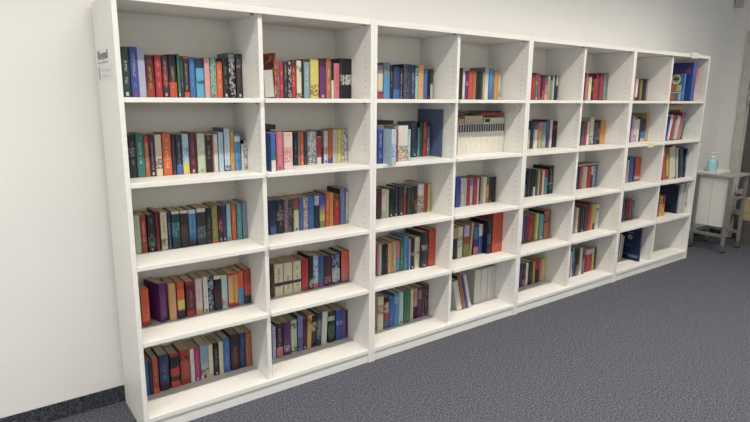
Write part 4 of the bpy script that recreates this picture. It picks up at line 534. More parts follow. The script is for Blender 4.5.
M['rubber'] = noisy(mat('dark_rubber', (.03,.03,.03), .6), (.025,.025,.025), (.045,.045,.045), 50)
M['door'] = noisy(mat('dark_grey_door', (.09,.085,.085), .5), (.082,.078,.078), (.1,.095,.093), 9, 3)
M['frame'] = noisy(mat('door_frame_paint', (.5,.48,.44), .5), (.48,.46,.42), (.53,.51,.47), 12)
M['hinge'] = noisy(mat('hinge_metal', (.42,.4,.36), .4, .3), (.38,.36,.33), (.46,.44,.4), 40)
M['wood'] = noisy(mat('pale_wood', (.5,.36,.16), .5), (.36,.28,.15), (.46,.37,.21), 8, 4, 0, (1, 1, 9))
m = mat('blue_gel_liquid', (.32,.66,.72), .12); b = bsdf(m); b.inputs['Transmission Weight'].default_value = .25; b.inputs['IOR'].default_value = 1.35
noisy(m, (.44,.74,.80), (.50,.79,.84), 6); M['gel'] = m
M['ink'] = noisy(mat('grey_ink', (.12,.12,.13), .7), (.10,.10,.11), (.2,.2,.21), 120)
M['inklight'] = noisy(mat('pale_blue_ink', (.5,.55,.62), .7), (.48,.53,.62), (.6,.64,.7), 120)
M['label'] = noisy(mat('label_paper', (.72,.72,.7), .6), (.7,.7,.68), (.75,.75,.73), 50)
M['yellowcard'] = noisy(mat('yellow_card', (.78,.68,.34), .6), (.75,.65,.32), (.8,.71,.38), 50)
# ------------------------------------------------------------------ mesh helpers
def box(bm, x0, x1, y0, y1, z0, z1, mi=0, bev=0):
    vs = [bm.verts.new((x, y, z)) for x in (x0, x1) for y in (y0, y1) for z in (z0, z1)]
    fs = [bm.faces.new([vs[i] for i in q]) for q in ((0,1,3,2),(4,6,7,5),(0,4,5,1),(2,3,7,6),(0,2,6,4),(1,5,7,3))]
    for f in fs: f.material_index = mi
    if bev:
        es = list({e for f in fs for e in f.edges})
        r = bmesh.ops.bevel(bm, geom=es, offset=bev, segments=2, affect='EDGES', profile=.5)
        for f in r['faces']: f.material_index = mi
def cyl(bm, p0, p1, r, n=16, mi=0, r2=None):
    p0 = Vector(p0); p1 = Vector(p1); d = (p1-p0); q = d.to_track_quat('Z', 'Y').to_matrix(); r2 = r if r2 is None else r2
    a = [bm.verts.new(p0+q@Vector((r*math.cos(t*2*math.pi/n), r*math.sin(t*2*math.pi/n), 0))) for t in range(n)]
    b = [bm.verts.new(p1+q@Vector((r2*math.cos(t*2*math.pi/n), r2*math.sin(t*2*math.pi/n), 0))) for t in range(n)]
    for i in range(n):
        f = bm.faces.new((a[i], a[(i+1)%n], b[(i+1)%n], b[i])); f.material_index = mi; f.smooth = True
    for f in (bm.faces.new(a[::-1]), bm.faces.new(b)): f.material_index = mi
def lathe(bm, prof, n=24, sx=1, sy=1, mi=0):
    rings = [[bm.verts.new((r*sx*math.cos(2*math.pi*k/n), r*sy*math.sin(2*math.pi*k/n), z)) for k in range(n)] for r, z in prof]
    for a, b in zip(rings, rings[1:]):
        for k in range(n):
            f = bm.faces.new((a[k], a[(k+1)%n], b[(k+1)%n], b[k])); f.smooth = True; f.material_index = mi
    bm.faces.new(rings[0][::-1]).material_index = mi; bm.faces.new(rings[-1]).material_index = mi
def obj(name, bm, mats, parent=None, loc=None):
    me = bpy.data.meshes.new(name)
    bmesh.ops.recalc_face_normals(bm, faces=bm.faces[:]); bm.to_mesh(me); bm.free()
    for m in (mats if isinstance(mats, (list, tuple)) else [mats]): me.materials.append(m)
    o = bpy.data.objects.new(name, me); C.objects.link(o)
    if parent: o.parent = parent
    if loc: o.location = loc
    return o
def thing(name, label, cat, loc=(0,0,0), group=None):
    o = bpy.data.objects.new(name, None); C.objects.link(o); o.location = loc; o.empty_display_size = .05
    tag(o, label, cat, group); return o
def tag(o, label, cat, group=None):
    o['label'] = label; o['category'] = cat
    if group: o['group'] = group
def struct(name, bm, m, parent=None):
    o = obj(name, bm, m, parent)
    if not parent: o['kind'] = 'structure'
    return o
def bx(*a, **k):
    bm = bmesh.new(); box(bm, *a, **k); return bm
# ------------------------------------------------------------------ room
YW = .37; XL, XR, YF, H = -3.2, 6.04, -6.0, 3.06
struct('floor', bx(XL-.1, XR+.1, YF-.1, YW+.1, -.1, 0), M['carpet'])
struct('ceiling', bx(XL-.1, XR+.1, YF-.1, YW+.1, H, H+.1), M['ceiling'])
struct('wall_back', bx(XL-.1, XR+.1, YW, YW+.1, 0, H), M['wall'])
def wall_holes(name, plane, a0, a1, holes, mtl):
    # holes: (lo, hi, z0, z1) sorted; plane: ('x', x0, x1) or ('y', y0, y1)
    bm = bmesh.new()
    def b(u0, u1, z0, z1):
        if u1-u0 < 1e-4 or z1-z0 < 1e-4: return
        if plane[0] == 'x': box(bm, plane[1], plane[2], u0, u1, z0, z1)
        else: box(bm, u0, u1, plane[1], plane[2], z0, z1)
    c = a0
    for lo, hi, z0, z1 in holes:
        b(c, lo, 0, H); b(lo, hi, 0, z0); b(lo, hi, z1, H); c = hi
    b(c, a1, 0, H)
    return struct(name, bm, mtl)
wall_holes('wall_right', ('x', XR, XR+.1), YF, YW, [(-.82, .165, 0, 2.08)], M['wall'])
LW = [(-5.0, -3.2, .9, 2.5), (-2.5, -.7, .9, 2.5)]
wall_holes('wall_left', ('x', XL-.1, XL), YF, YW, LW, M['wall'])
FW_FILL = [(-2.8, -.1, .8, 2.6), (.4, 2.8, .8, 2.6), (3.3, 5.7, .8, 2.6)]  # front windows are added, unseen behind the camera, as soft fill for the shelves
wall_holes('wall_front', ('y', YF-.1, YF), XL, XR, FW_FILL, M['wall'])
glass = mat('window_glass', (1, 1, 1), .02); g = glass.node_tree
tr = nd(glass, 'ShaderNodeBsdfTransparent'); gl = nd(glass, 'ShaderNodeBsdfGlossy', Roughness=.02); ms = nd(glass, 'ShaderNodeMixShader'); ms.inputs[0].default_value = .06
lk(glass, tr.outputs[0], ms.inputs[1]); lk(glass, gl.outputs[0], ms.inputs[2])
lk(glass, ms.outputs[0], g.nodes['Material Output'].inputs[0])
wi = 0
for axis, pl, hs_ in (('x', XL, LW), ('y', YF, FW_FILL)):
    for lo, hi, z0, z1 in hs_:
        wi += 1; bm = bmesh.new(); f = .05
        parts = [(lo, lo+f, z0, z1), (hi-f, hi, z0, z1), (lo+f, hi-f, z0, z0+f), (lo+f, hi-f, z1-f, z1), ((lo+hi)/2-.03, (lo+hi)/2+.03, z0+f, z1-f)]
        for a, b_, c_, d in parts:
            if axis == 'x': box(bm, pl-.08, pl-.03, a, b_, c_, d)
            else: box(bm, a, b_, pl-.08, pl-.03, c_, d)
        w_ = struct('window_%d' % wi, bm, M['whiteplastic'])  # left wall windows bring the side daylight; front wall ones are added fill
        bm = bmesh.new()
        if axis == 'x': box(bm, pl-.058, pl-.052, lo+f, hi-f, z0+f, z1-f)
        else: box(bm, lo+f, hi-f, pl-.058, pl-.052, z0+f, z1-f)
        obj('window_pane', bm, glass, w_)
        bpy.context.view_layer.update()
struct('baseboard_back', bx(XL, XR, YW-.009, YW, .0005, .078, bev=.002), M['carpet_strip'])
struct('baseboard_right', bx(XR-.009, XR, .215, YW-.0095, .0005, .078, bev=.002), M['carpet_strip'])
struct('baseboard_left', bx(XL, XL+.009, YF, YW-.01, .0005, .078, bev=.002), M['carpet_strip'])
# door in the right wall
bm = bmesh.new(); box(bm, XR-.025, XR+.1, .135, .212, 0, 2.125, bev=.004); box(bm, XR-.025, XR+.1, -.87, -.79, 0, 2.125, bev=.004); box(bm, XR-.025, XR+.1, -.79, .135, 2.045, 2.125, bev=.004)
box(bm, XR+.0, XR+.1, .118, .135, 0, 2.045)
dr = struct('trim_1', bm, M['frame'])
d1 = struct('door_1', bx(XR+.004, XR+.05, -.785, .112, .006, 2.04, bev=.003), M['door'])
for z in (1.62, 1.44, .50, .28):
    bm = bmesh.new(); cyl(bm, (XR-.016, .122, z-.05), (XR-.016, .122, z+.05), .011); box(bm, XR-.008, XR+.003, .04, .112, z-.028, z+.028, bev=.002)
    cyl(bm, (XR-.016, .122, z-.062), (XR-.016, .122, z-.052), .014); cyl(bm, (XR-.016, .122, z+.052), (XR-.016, .122, z+.062), .014)
    obj('door_hinge', bm, M['hinge'], d1)
bm = bmesh.new(); cyl(bm, (XR+.004, -.70, 1.05), (XR-.05, -.70, 1.05), .01); cyl(bm, (XR-.05, -.70, 1.05), (XR-.05, -.58, 1.05), .01); box(bm, XR-.004, XR+.004, -.73, -.67, .95, 1.12)
obj('door_handle', bm, M['hinge'], d1)
# junction box high in the corner
t = thing('junction_box', 'small grey junction box high on the right wall beside the room corner', 'junction box', (XR, .322, 2.36))
obj('housing', bx(-.035, 0, -.034, .034, 0, .12, bev=.004), M['frame'], t)
bm = bmesh.new(); cyl(bm, (-.0352, 0, .03), (-.038, 0, .03), .007); cyl(bm, (-.0352, 0, .09), (-.038, 0, .09), .007); obj('screw', bm, M['hinge'], t)
bm = bmesh.new(); box(bm, -.028, -.006, -.012, .012, .1205, .70, bev=.003); obj('cable_duct', bm, M['frame'], t)
# ------------------------------------------------------------------ ceiling lights
LP = [(x_, y_) for y_ in (-1.17, -3.9) for x_ in (-2.2, -.6, 1.0, 2.6, 4.2)]  # near row read off the shelf shadows; far row added, unseen, for fill
nf = 0
for cx, cy in LP:
    nf += 1
    t = thing('ceiling_light', 'long ceiling light fixture, %s of five in the row %s' % (('first', 'second', 'third', 'fourth', 'fifth')[(nf-1) % 5], 'near the bookcases' if nf < 6 else 'added far off for fill'), 'ceiling light', (cx, cy, H-.005), 'ceiling lights')
    bm = bmesh.new(); box(bm, -.78, .78, -.09, .09, -.05, 0, bev=.004); obj('housing', bm, M['whiteplastic'], t)
    ld = bpy.data.lights.new('ceiling_lamp', 'AREA'); ld.shape = 'RECTANGLE'; ld.size = 1.5; ld.size_y = .06
    ld.energy = 28.5 if nf < 6 else 7; ld.color = (1, .94, .83); ld.spread = math.radians(140)
    lo = bpy.data.objects.new('ceiling_lamp', ld); C.objects.link(lo); lo.parent = t; lo.location = (0, 0, -.056)
# ------------------------------------------------------------------ bookcases
T, ZK, ZT, HU, HO, TB, RD = .0199, .0555, .0765, 1.782, 1.809, .0189, .0187
SZ = {5: .0765, 4: .4203, 3: .7508, 2: 1.0922, 1: 1.4261}
names = ['leftmost of the four, with printed labels on its side panel', 'second from the left', 'third from the left', 'rightmost, beside the grey trolley']
def holes(bm, x, sgn, z0=.14, z1=1.74):
    for y in (.045, .285):
        z = z0
        while z < z1:
            n = 6; r = .0032
            vs = [bm.verts.new((x+sgn*.0004, y+r*math.cos(k*math.pi/3), z+r*math.sin(k*math.pi/3))) for k in range(n)]
            f = bm.faces.new(vs); f.material_index = 1
            z += .032
for u in range(4):
    X = u*1.2
    t = thing('bookcase', 'white two-column bookcase, %s' % names[u], 'bookcase', (X+.6, .17, 0), 'white bookcases along the wall')
    def L(bm, name, parent=t, mats=(M['melamine'], M['hole'])):
        bmesh.ops.translate(bm, verts=bm.verts[:], vec=(-.6, -.17, 0)); return obj(name, bm, list(mats), parent)
    for x0, sg in ((.0005, 1), (1.2-T, -1)):
        bm = bmesh.new(); box(bm, x0, x0+T-.0005, 0, .346, .0005, HO, bev=.0012); holes(bm, x0+(T-.0005 if sg > 0 else 0), sg)
        L(bm, 'side_panel')
    bm = bmesh.new(); xa, xb = .6-T/2, .6+T/2; box(bm, xa, xb, RD, .3375, ZT+.0002, HU-.0002, bev=.0012); holes(bm, xa, -1); holes(bm, xb, 1); L(bm, 'divider')
    L(bx(T+.0002, 1.2-T-.0002, .001, .3375, HU, HO-.0005, bev=.0012), 'top_board')
    L(bx(T+.0002, 1.2-T-.0002, .001, .3375, ZK, ZT, bev=.0012), 'bottom_board')
    L(bx(T+.0002, 1.2-T-.0002, .008, .026, .0005, ZK-.003, bev=.001), 'plinth')
    L(bx(T+.0002, 1.2-T-.0002, .338, .345, .02, HO-.002), 'back_panel', t, (M['hardboard'],))
    for r in (1, 2, 3, 4):
        for a, b in ((T+.0004, xa-.0004), (xb+.0004, 1.2-T-.0004)):
            s = L(bx(a, b, .0015, .3372, SZ[r]-TB, SZ[r], bev=.0012), 'shelf')
            for yy in (.045, .285):
                bm = bmesh.new(); cyl(bm, (b-.010, yy, SZ[r]-TB-.0042), (b+.0002, yy, SZ[r]-TB-.0042), .004, 8)
                bmesh.ops.translate(bm, verts=bm.verts[:], vec=(-.6, -.17, 0)); obj('shelf_pin', bm, M['steel'], s)
    for a in (.6-.035, 1.2-T-.028):
        bm = bmesh.new(); cyl(bm, (a, .022, HU+.0002), (a, .022, HU-.0065), .0085, 10); L(bm, 'corner_fitting', t, (M['steel'],))
# printed label stuck on the outer side of the first bookcase
def marks(bm, u0, u1, v0, v1, nu, nv, dens, plane, seed, d=.0004):
    rg = random.Random(seed)
    for i in range(nu):
        for j in range(nv):
            if rg.random() < dens:
                a0 = u0+(u1-u0)*i/nu; a1 = u0+(u1-u0)*(i+.86)/nu; b0 = v0+(v1-v0)*j/nv; b1 = v0+(v1-v0)*(j+.8)/nv
                vs = [bm.verts.new(plane(a, b, d)) for a, b in ((a0, b0), (a1, b0), (a1, b1), (a0, b1))]; bm.faces.new(vs)
side = lambda a, b, d: (-d, a, b)
bm = bmesh.new(); box(bm, -.0001, .0006, .105, .316, 1.558, 1.618)
t = obj('printed_sticker', bm, M['label'], None); tag(t, 'upper printed sticker with bold dark lettering on the outer side of leftmost bookcase', 'sticker')
bm = bmesh.new(); 
cu = bpy.data.curves.new('word', 'FONT'); cu.body = 'Regal'; cu.size = .060; cu.offset = .0010; tx_ = bpy.data.objects.new('word', cu); C.objects.link(tx_); bpy.context.view_layer.update()
wm = bpy.data.meshes.new_from_object(tx_.evaluated_get(bpy.context.evaluated_depsgraph_get()))
wx = max(v.co.x for v in wm.vertices); sx_ = .186/wx
for v in wm.vertices: v.co = Vector((-.0014, .306-v.co.x*sx_, 1.577+v.co.y*.80))
bm.from_mesh(wm); bpy.data.objects.remove(tx_); bpy.data.curves.remove(cu); bpy.data.meshes.remove(wm)
marks(bm, .306, .122, 1.5605, 1.5665, 26, 1, .85, side, 5, .0004)
obj('lettering', bm, M['ink'], t)
bm = bmesh.new(); box(bm, -.0001, .0006, .062, .318, 1.490, 1.551)
t = obj('printed_sticker', bm, M['label'], None); tag(t, 'lower pale sticker with faint blue lettering on the outer side of leftmost bookcase', 'sticker')
bm = bmesh.new(); marks(bm, .308, .286, 1.497, 1.546, 1, 6, 1, side, 8, .0004); obj('dark_mark', bm, M['ink'], t)
bm = bmesh.new(); marks(bm, .25, .08, 1.527, 1.538, 22, 1, .85, side, 9, .0004); marks(bm, .25, .10, 1.505, 1.514, 18, 1, .85, side, 10, .0004); obj('lettering', bm, M['inklight'], t)
# label holder clipped over the top edge of the last bookcase
t = thing('label_holder', 'white clip-on label holder on the top edge above the blue USA cover', 'label holder', (4.49, 0, HO))
bm = bmesh.new(); box(bm, -.058, .058, -.012, -.002, -.036, .012, bev=.002); box(bm, -.05, .05, -.002, .05, .0008, .006, bev=.001); obj('holder', bm, M['whiteplastic'], t)
bm = bmesh.new(); box(bm, -.05, .05, -.0135, -.0122, -.028, .004); obj('label_card', bm, M['label'], t)
bm = bmesh.new(); box(bm, -.03, .03, -.0142, -.0136, -.009, -.006); box(bm, -.03, .03, -.0142, -.0136, -.019, -.016); obj('lettering', bm, M['inklight'], t)
# white tag on the back panel, third column
t = thing('shelf_tag', 'small white tag on the back panel above books, second shelf, third column', 'tag', (1.502, .3375, 1.299))
obj('card', bx(-.03, .03, -.004, -.0003, 0, .036, bev=.0008), M['label'], t)
bm = bmesh.new(); box(bm, -.027, -.004, -.0048, -.0042, .006, .030); obj('printed_patch', bm, M['inklight'], t)
# yellow card lying at the shelf edge, seventh column
x0 = 3.905
bm = bmesh.new(); box(bm, x0, x0+.085, -.0035, .09, SZ[2]+.0002, SZ[2]+.0012); box(bm, x0, x0+.085, -.0035, -.0005, SZ[2]-.03, SZ[2]+.0002)
t = obj('yellow_card', bm, M['yellowcard']); tag(t, 'small yellow card folded over the shelf edge below the purple book, seventh column', 'card')
# ------------------------------------------------------------------ books
FONT5 = {'U': ['10001','10001','10001','10001','10001','10001','01110'], 'S': ['01111','10000','10000','01110','00001','00001','11110'], 'A': ['01110','10001','10001','11111','10001','10001','10001']}
def mixc(a, b, t): return tuple(a[i]*(1-t)+b[i]*t for i in range(3))
def spine_painter(col, pat, rg, far):
    base = COL[col]; steps = []
    for p in pat.split():
        q = p.split(':')
        if q[0] == 'Y': continue
        steps.append((q[0], COL[q[1]], [float(v) for v in q[2:]]))
    tx = [s for s in steps if s[0] == 't']
    n0 = rg.uniform(.3, .5); n1 = rg.uniform(.72, .92)
    cells = {}
    def rnd(i, j):
        if (i, j) not in cells: cells[(i, j)] = rg.random()
        return cells[(i, j)]
    def paint(u, v, zz, xx, i, j):
        # u 0..1 across the spine, v 0..1 up the spine, zz/xx in metres
        c = base
        for k, cc, a in steps:
            if k == 'A':
                if rnd(int(zz/.008), int(xx/.005)+500) < .42: c = mixc(c, cc, .6)
            elif k == 'a':
                if a[0] <= v <= a[1] and rnd(int(zz/.006), int(xx/.005)+900) < .65: c = mixc(c, cc, .75)
            elif k == 'G': 
                lo, hi = a[1], a[0]; c = mixc(c, cc, min(1, max(0, (hi-v)/(hi-lo))) if hi > lo else 0)
            elif k == 'T' and v > 1-a[0]: c = cc
            elif k == 'B' and v < a[0]: c = cc
            elif k == 'M' and a[0] <= v <= a[1] and (col != 'ivory' or .14 < u < .86): c = cc
            elif k == 'f' and .03 < v < .10 and .3 < u < .72: c = cc
        if tx and .32 < u < .68 and n0-.16 < v < n1:
            word = int(zz/.021)
            if not (abs(v-n0) < .025) and rnd(word, 77) < .85 and rnd(int(zz/.0026), i) < .6: c = mixc(c, tx[0][1], .5)
        return c
    return paint
def cover_bm(w, h, D, paint, sidecol, pgd, special=None, nx=7, dz=.0026, bow=0, hard=False):
    """closed printed cover: left board, right board, spine (front, -y)"""
    bm = bmesh.new(); lay = bm.loops.layers.float_color.new('Print'); c = min(.0022, w*.14) if hard else min(.0011, w*.12)
    sc = sidecol
    def paintf(fs, col):
        for f in fs:
            for l in f.loops: l[lay] = (*col, 1)
    n0 = len(bm.faces)
    box(bm, 0, c, c, D, 0, h); box(bm, w-c, w, c, D, 0, h)
    bm.faces.ensure_lookup_table(); paintf(bm.faces[n0:], sc)
    nz = max(8, int(h/dz))
    grid = [[bm.verts.new((w*i/nx, -bow*(1-(2*i/nx-1)**2), h*j/nz)) for i in range(nx+1)] for j in range(nz+1)]
    back = [[bm.verts.new((w*i/nx, c, h*j)) for i in range(nx+1)] for j in (0, 1)]
    for j in range(nz):
        for i in range(nx):
            f = bm.faces.new((grid[j][i], grid[j][i+1], grid[j+1][i+1], grid[j+1][i]))
            col = paint((i+.5)/nx, (j+.5)/nz, h*(j+.5)/nz, w*(i+.5)/nx, i, j)
            if bow: f.smooth = True
            for l in f.loops: l[lay] = (*col, 1)
    fs = [bm.faces.new([grid[nz][i] for i in range(nx+1)]+[back[1][i] for i in range(nx, -1, -1)]),
          bm.faces.new([back[0][i] for i in range(nx+1)]+[grid[0][i] for i in range(nx, -1, -1)]),
          bm.faces.new([grid[j][0] for j in range(nz+1)]+[back[1][0], back[0][0]]),
          bm.faces.new([back[0][nx], back[1][nx]]+[grid[j][nx] for j in range(nz, -1, -1)]),
          bm.faces.new([back[0][i] for i in range(nx+1)]+[back[1][i] for i in range(nx, -1, -1)])]
    paintf(fs, sc); paintf(fs[:2], paint(.05, .5, h*.5, 0, 0, 9))
    if special:
        # printed front on the left board (x = 0 plane): (y0,y1,z0,z1,col) patches and discs
        for it in special:
            d = it[-1]
            if it[0] == 'r': vs = [bm.verts.new((-d, y, z)) for y, z in ((it[1], it[3]), (it[2], it[3]), (it[2], it[4]), (it[1], it[4]))]
            else: vs = [bm.verts.new((-d, it[1]+it[3]*math.cos(k*math.pi/14), it[2]+it[3]*math.sin(k*math.pi/14))) for k in range(28)]
            paintf([bm.faces.new(vs)], COL[it[-2]] if isinstance(it[-2], str) else it[-2])
    return bm, c
def special_front(kind, D, h):
    S = []
    def letters(txt, y_hi, z0, ch, cw, col, d):
        # text reads left to right for a viewer at -x: y decreases to the right
        y = y_hi
        for chx in txt:
            g_ = FONT5[chx]
            for r_, row in enumerate(g_):
                for k, v in enumerate(row):
                    if v == '1': S.append(('r', y-(k+1)*cw/5, y-k*cw/5, z0+ch*(6-r_)/7, z0+ch*(7-r_)/7, col, d))
            y -= cw*1.28
    if kind == 'USA':
        letters('USA', D*.66, h*.71, h*.14, D*.16, 'red', .0006)
        S.append(('r', D*.02, D*.98, h*.02, h*.05, 'navyblue', .0005))
    elif kind == 'GAME':
        S.append(('c', D*.45, h*.80, h*.18, 'cream', .0005)); S.append(('c', D*.45, h*.82, h*.12, 'olive', .0008)); S.append(('r', D*.28, D*.6, h*.78, h*.84, 'darkgreen', .0011))
        for i, cc in enumerate(('redorange', 'orange', 'olive', 'yellow', 'palegreen')):
            S.append(('r', D*(.66-i*.14), D*(.80-i*.14), h*.36, h*.60, cc, .0005)); S.append(('r', D*(.66-i*.14), D*(.80-i*.14), h*.03, h*.27, cc if i != 3 else 'blue', .0005))
        S.append(('r', .002, D*.98, h*.29, h*.33, 'paleblue', .0005))
    elif kind == 'USN':
        S.append(('c', D*.42, h*.66, h*.065, 'palegrey', .0005)); S.append(('c', D*.42, h*.66, h*.042, 'navyblue', .0008)); S.append(('c', D*.42, h*.66, h*.018, 'palegrey', .0011))
        S.append(('r', D*.28, D*.56, h*.78, h*.795, 'greyblue', .0005)); S.append(('r', D*.25, D*.62, h*.44, h*.455, 'blue', .0005)); S.append(('r', D*.3, D*.62, h*.38, h*.392, 'blue', .0005))
        S.append(('r', D*.05, D*.7, h*.15, h*.17, 'skyblue', .0005)); S.append(('r', D*.04, D*.45, h*.1, h*.135, 'greyblue', .0005)); S.append(('r', D*.5, D*.9, h*.93, h*.945, 'brick', .0005))
    elif kind == 'FLORAL':
        q = random.Random(4)
        for k in range(26): S.append(('c', q.uniform(.012, D-.012), q.uniform(h*.5, h-.014), q.uniform(.006, .012), q.choice(['darkred', 'redorange', 'amber', 'green', 'maroon', 'crimson', 'gold']), .0004+.00004*k))
    elif kind == 'DARK':
        S.append(('r', D*.1, D*.9, h*.06, h*.2, 'black', .0005))
        for k in range(9): S.append(('r', D*(.12+.07*(k % 3)), D*(.5+.1*(k % 4)), h*(.3+.06*k), h*(.315+.06*k), 'slate' if k % 2 else 'indigo', .0005))
    return S
ROWN = {1: 'top shelf', 2: 'second shelf', 3: 'middle shelf', 4: 'fourth shelf', 5: 'bottom shelf'}
COLN = {1: 'leftmost', 2: 'second', 3: 'third', 4: 'fourth', 5: 'fifth', 6: 'sixth', 7: 'seventh', 8: 'rightmost'}
SIDE = {'': None, 'USA': (.03,.06,.22), 'GAME': (.05,.14,.38), 'USN': (.010,.018,.06), 'DARK': (.016,.022,.055), 'FLORAL': (.36,.05,.05), 'SLATE': (.10,.14,.25)}
protoset = None; STUFF = []
for bi, (r, c, kind, x, w, y, h, D, lean, col, pat, s, flip, label, small) in enumerate(BOOKS):
    rg = random.Random(1000+bi); z = SZ[r]; grp = 'books on the %s of the %s column' % (ROWN[r], COLN[c]); far = c > 4
    if kind == 'lie':
        # h = height above the shelf, D = thickness: a book lying flat, fore-edge or spine towards the front
        t = thing('book', label, 'book', (x, y, z+h), grp); (t.__setitem__('small', 1) if small else None); dep = .118; cc = COL[col]; th = D; e = min(.0018, th*.16)
        bm = bmesh.new(); lay = bm.loops.layers.float_color.new('Print')
        box(bm, 0, w, 0, dep, 0, e); box(bm, 0, w, 0, dep, th-e, th); box(bm, 0, w, dep-e, dep-.0001, e, th-e)
        if pat or col in ('red', 'black', 'gold', 'brick', 'tan', 'dkbrown'):
            box(bm, 0, w, -.0006, .0014, 0, th)
        for f in bm.faces:
            for l in f.loops: l[lay] = (*cc, 1)
        if pat:
            f = bm.faces.new([bm.verts.new((a, -.001, b)) for a, b in ((w*.06, th*.15), (w*.3, th*.15), (w*.3, th*.8), (w*.06, th*.8))])
            for l in f.loops: l[lay] = (*COL[pat], 1)
        obj('cover', bm, M['cover'], t)
        obj('page_block', bx(.002, w-.002, .0016, dep-e-.0004, e+.0002, th-e-.0002), M['paper'], t)
        continue
    if kind == 'set' and protoset:
        t = protoset[0].copy(); C.objects.link(t); t.location = (x, y, z+.0003)
        for ch in protoset[1:]:
            k = ch.copy(); C.objects.link(k); k.parent = t
        t['label'] = label; continue
    cat = {'book': 'book', 'binder': 'ring binder', 'volume': 'file volume', 'set': 'book'}[kind]
    nm = {'book': 'book', 'binder': 'ring_binder', 'volume': 'file_volume', 'set': 'book_volume'}[kind]
    if kind == 'set': grp = 'uniform cream volumes'
    t = thing(nm, label, cat, (x, y, z+.0003), grp)
    if small: t['small'] = 1
    yw = [float(p[2:]) for p in pat.split() if p.startswith('Y:')]
    if yw: t.rotation_euler = (0, 0, math.radians(yw[0]))
    if lean:
        a = math.radians(lean); t.rotation_euler = (0, a, 0)
        if lean > 0:
            # pivot on the lower right corner
            px = w; t.location = (x+w-px*math.cos(a), y, z+.0004+px*math.sin(a))
    base = COL[col]; sc = SIDE.get(s) if s in SIDE and s else (COL[s] if s in COL else mixc(base, (base[0]*.8, base[1]*.8, base[2]*.8), .5))
    if flip:  # fore-edge towards the room
        bm = bmesh.new(); lay = bm.loops.layers.float_color.new('Print'); e = .0015
        box(bm, 0, e, 0, D, 0, h); box(bm, w-e, w, 0, D, 0, h); box(bm, e, w-e, D-e, D, 0, h)
        for f in bm.faces:
            for l in f.loops: l[lay] = (*COL['palegrey'], 1)
        obj('cover', bm, M['cover'], t); obj('page_block', bx(e+.0002, w-e-.0002, .002, D-e-.0004, .003, h-.003), M['whitepaper'], t); continue
    hard = w > .028 and rg.random() < .6 or kind == 'binder'
    paint = spine_painter(col, pat, rg, far)
    sp = special_front(s, D, h) if s in ('USA', 'GAME', 'USN', 'DARK', 'FLORAL') else None
    bow = .004 if kind == 'set' else (.0035 if hard else .0015)*min(1, w/.03) if kind == 'book' else 0
    if kind == 'volume': bow = 0
    bm, e = cover_bm(w, h, D, paint, sc, 0, sp, nx=(5 if far else 9), dz=(.005 if far else .0026), bow=bow, hard=hard)
    cov = obj('cover', bm, M['cover_gloss'] if rg.random() < .35 else M['cover'], t)
    ins = .003 if hard else .0006
    wp = kind in ('volume', 'binder', 'set')
    pg = obj('page_block', bx(e+.0002, w-e-.0002, e+.0003, D-(.004 if hard else .0005), ins, h-ins), M['whitepaper'] if wp else M['paper'], t)
    if kind == 'set': protoset = (t, cov, pg)
    if kind == 'binder':
        bm = bmesh.new(); n = 20
        for k in range(n):
            a0, a1 = 2*math.pi*k/n, 2*math.pi*(k+1)/n
            q = [(w/2+rr_*math.cos(a_), -.001-dd, .06+rr_*math.sin(a_)) for rr_, a_, dd in ((.009, a0, 0), (.013, a0, .001), (.013, a1, .001), (.009, a1, 0))]
            bm.faces.new([bm.verts.new(v) for v in q])
        g2 = obj('finger_hole', bm, M['steel'], t); g2['label'] = 'metal rim of the finger hole'
bpy.context.view_layer.update()
small_roots = [o for o in list(C.objects) if o.get('small')]
bm = bmesh.new(); bm.loops.layers.float_color.new('Print')
for o in small_roots:
    for ch in list(o.children):
        tmp = ch.data.copy(); tmp.transform(ch.matrix_world)
        mi = 0 if ch.name.startswith('cover') else (2 if ch.data.materials[0].name == 'white_page_block' else 1)
        n0 = len(bm.faces); bm.from_mesh(tmp); bm.faces.ensure_lookup_table()
        for f in bm.faces[n0:]: f.material_index = mi
        bpy.data.meshes.remove(tmp); bpy.data.objects.remove(ch)
    bpy.data.objects.remove(o)
me = bpy.data.meshes.new('books'); bm.to_mesh(me); bm.free()
for m in (M['cover'], M['paper'], M['whitepaper']): me.materials.append(m)
o = bpy.data.objects.new('books', me); C.objects.link(o); o['kind'] = 'stuff'
tag(o, 'the many narrowest small-looking book spines, mostly in the right-hand columns of the bookcases', 'books')
# ------------------------------------------------------------------ trolley with sanitiser
TX, TY = 5.235, -.135
t = thing('trolley', 'grey steel trolley table on castors to the right of the bookcases', 'trolley', (TX, TY, 0))
W_, D_ , ZT_ = .385, .335, .749
bm = bmesh.new(); box(bm, 0, W_, 0, D_, ZT_-.022, ZT_, bev=.003); obj('table_top', bm, M['trolleytop'], t)
tb = .014
for lx in (.022, W_-.022):
    for ly in (.022, D_-.022):
        bm = bmesh.new(); box(bm, lx-tb, lx+tb, ly-tb, ly+tb, .075, ZT_-.0225, bev=.002); lg = obj('leg', bm, M['trolley'], t)
        bm = bmesh.new(); cyl(bm, (lx, ly, .055), (lx, ly, .0745), .009, 12); box(bm, lx-.016, lx-.012, ly-.02, ly+.02, .018, .06, bev=.001); box(bm, lx+.012, lx+.016, ly-.02, ly+.02, .018, .06, bev=.001); box(bm, lx-.016, lx+.016, ly-.014, ly+.014, .056, .062)
        obj('castor_fork', bm, M['steel'], lg)
        bm = bmesh.new(); cyl(bm, (lx-.0105, ly, .0245), (lx+.0105, ly, .0245), .024, 20); obj('castor_wheel', bm, M['rubber'], lg)
for lx in (.022, W_-.022):
    obj('rail', bx(lx-.012, lx+.012, .0365, D_-.0365, .150, .178, bev=.002), M['trolley'], t)
obj('rail', bx(.0365, W_-.0365, .010, .034, .505, .532, bev=.002), M['trolley'], t)
obj('rail', bx(.0365, W_-.0365, D_-.034, D_-.010, .150, .178, bev=.002), M['trolley'], t)
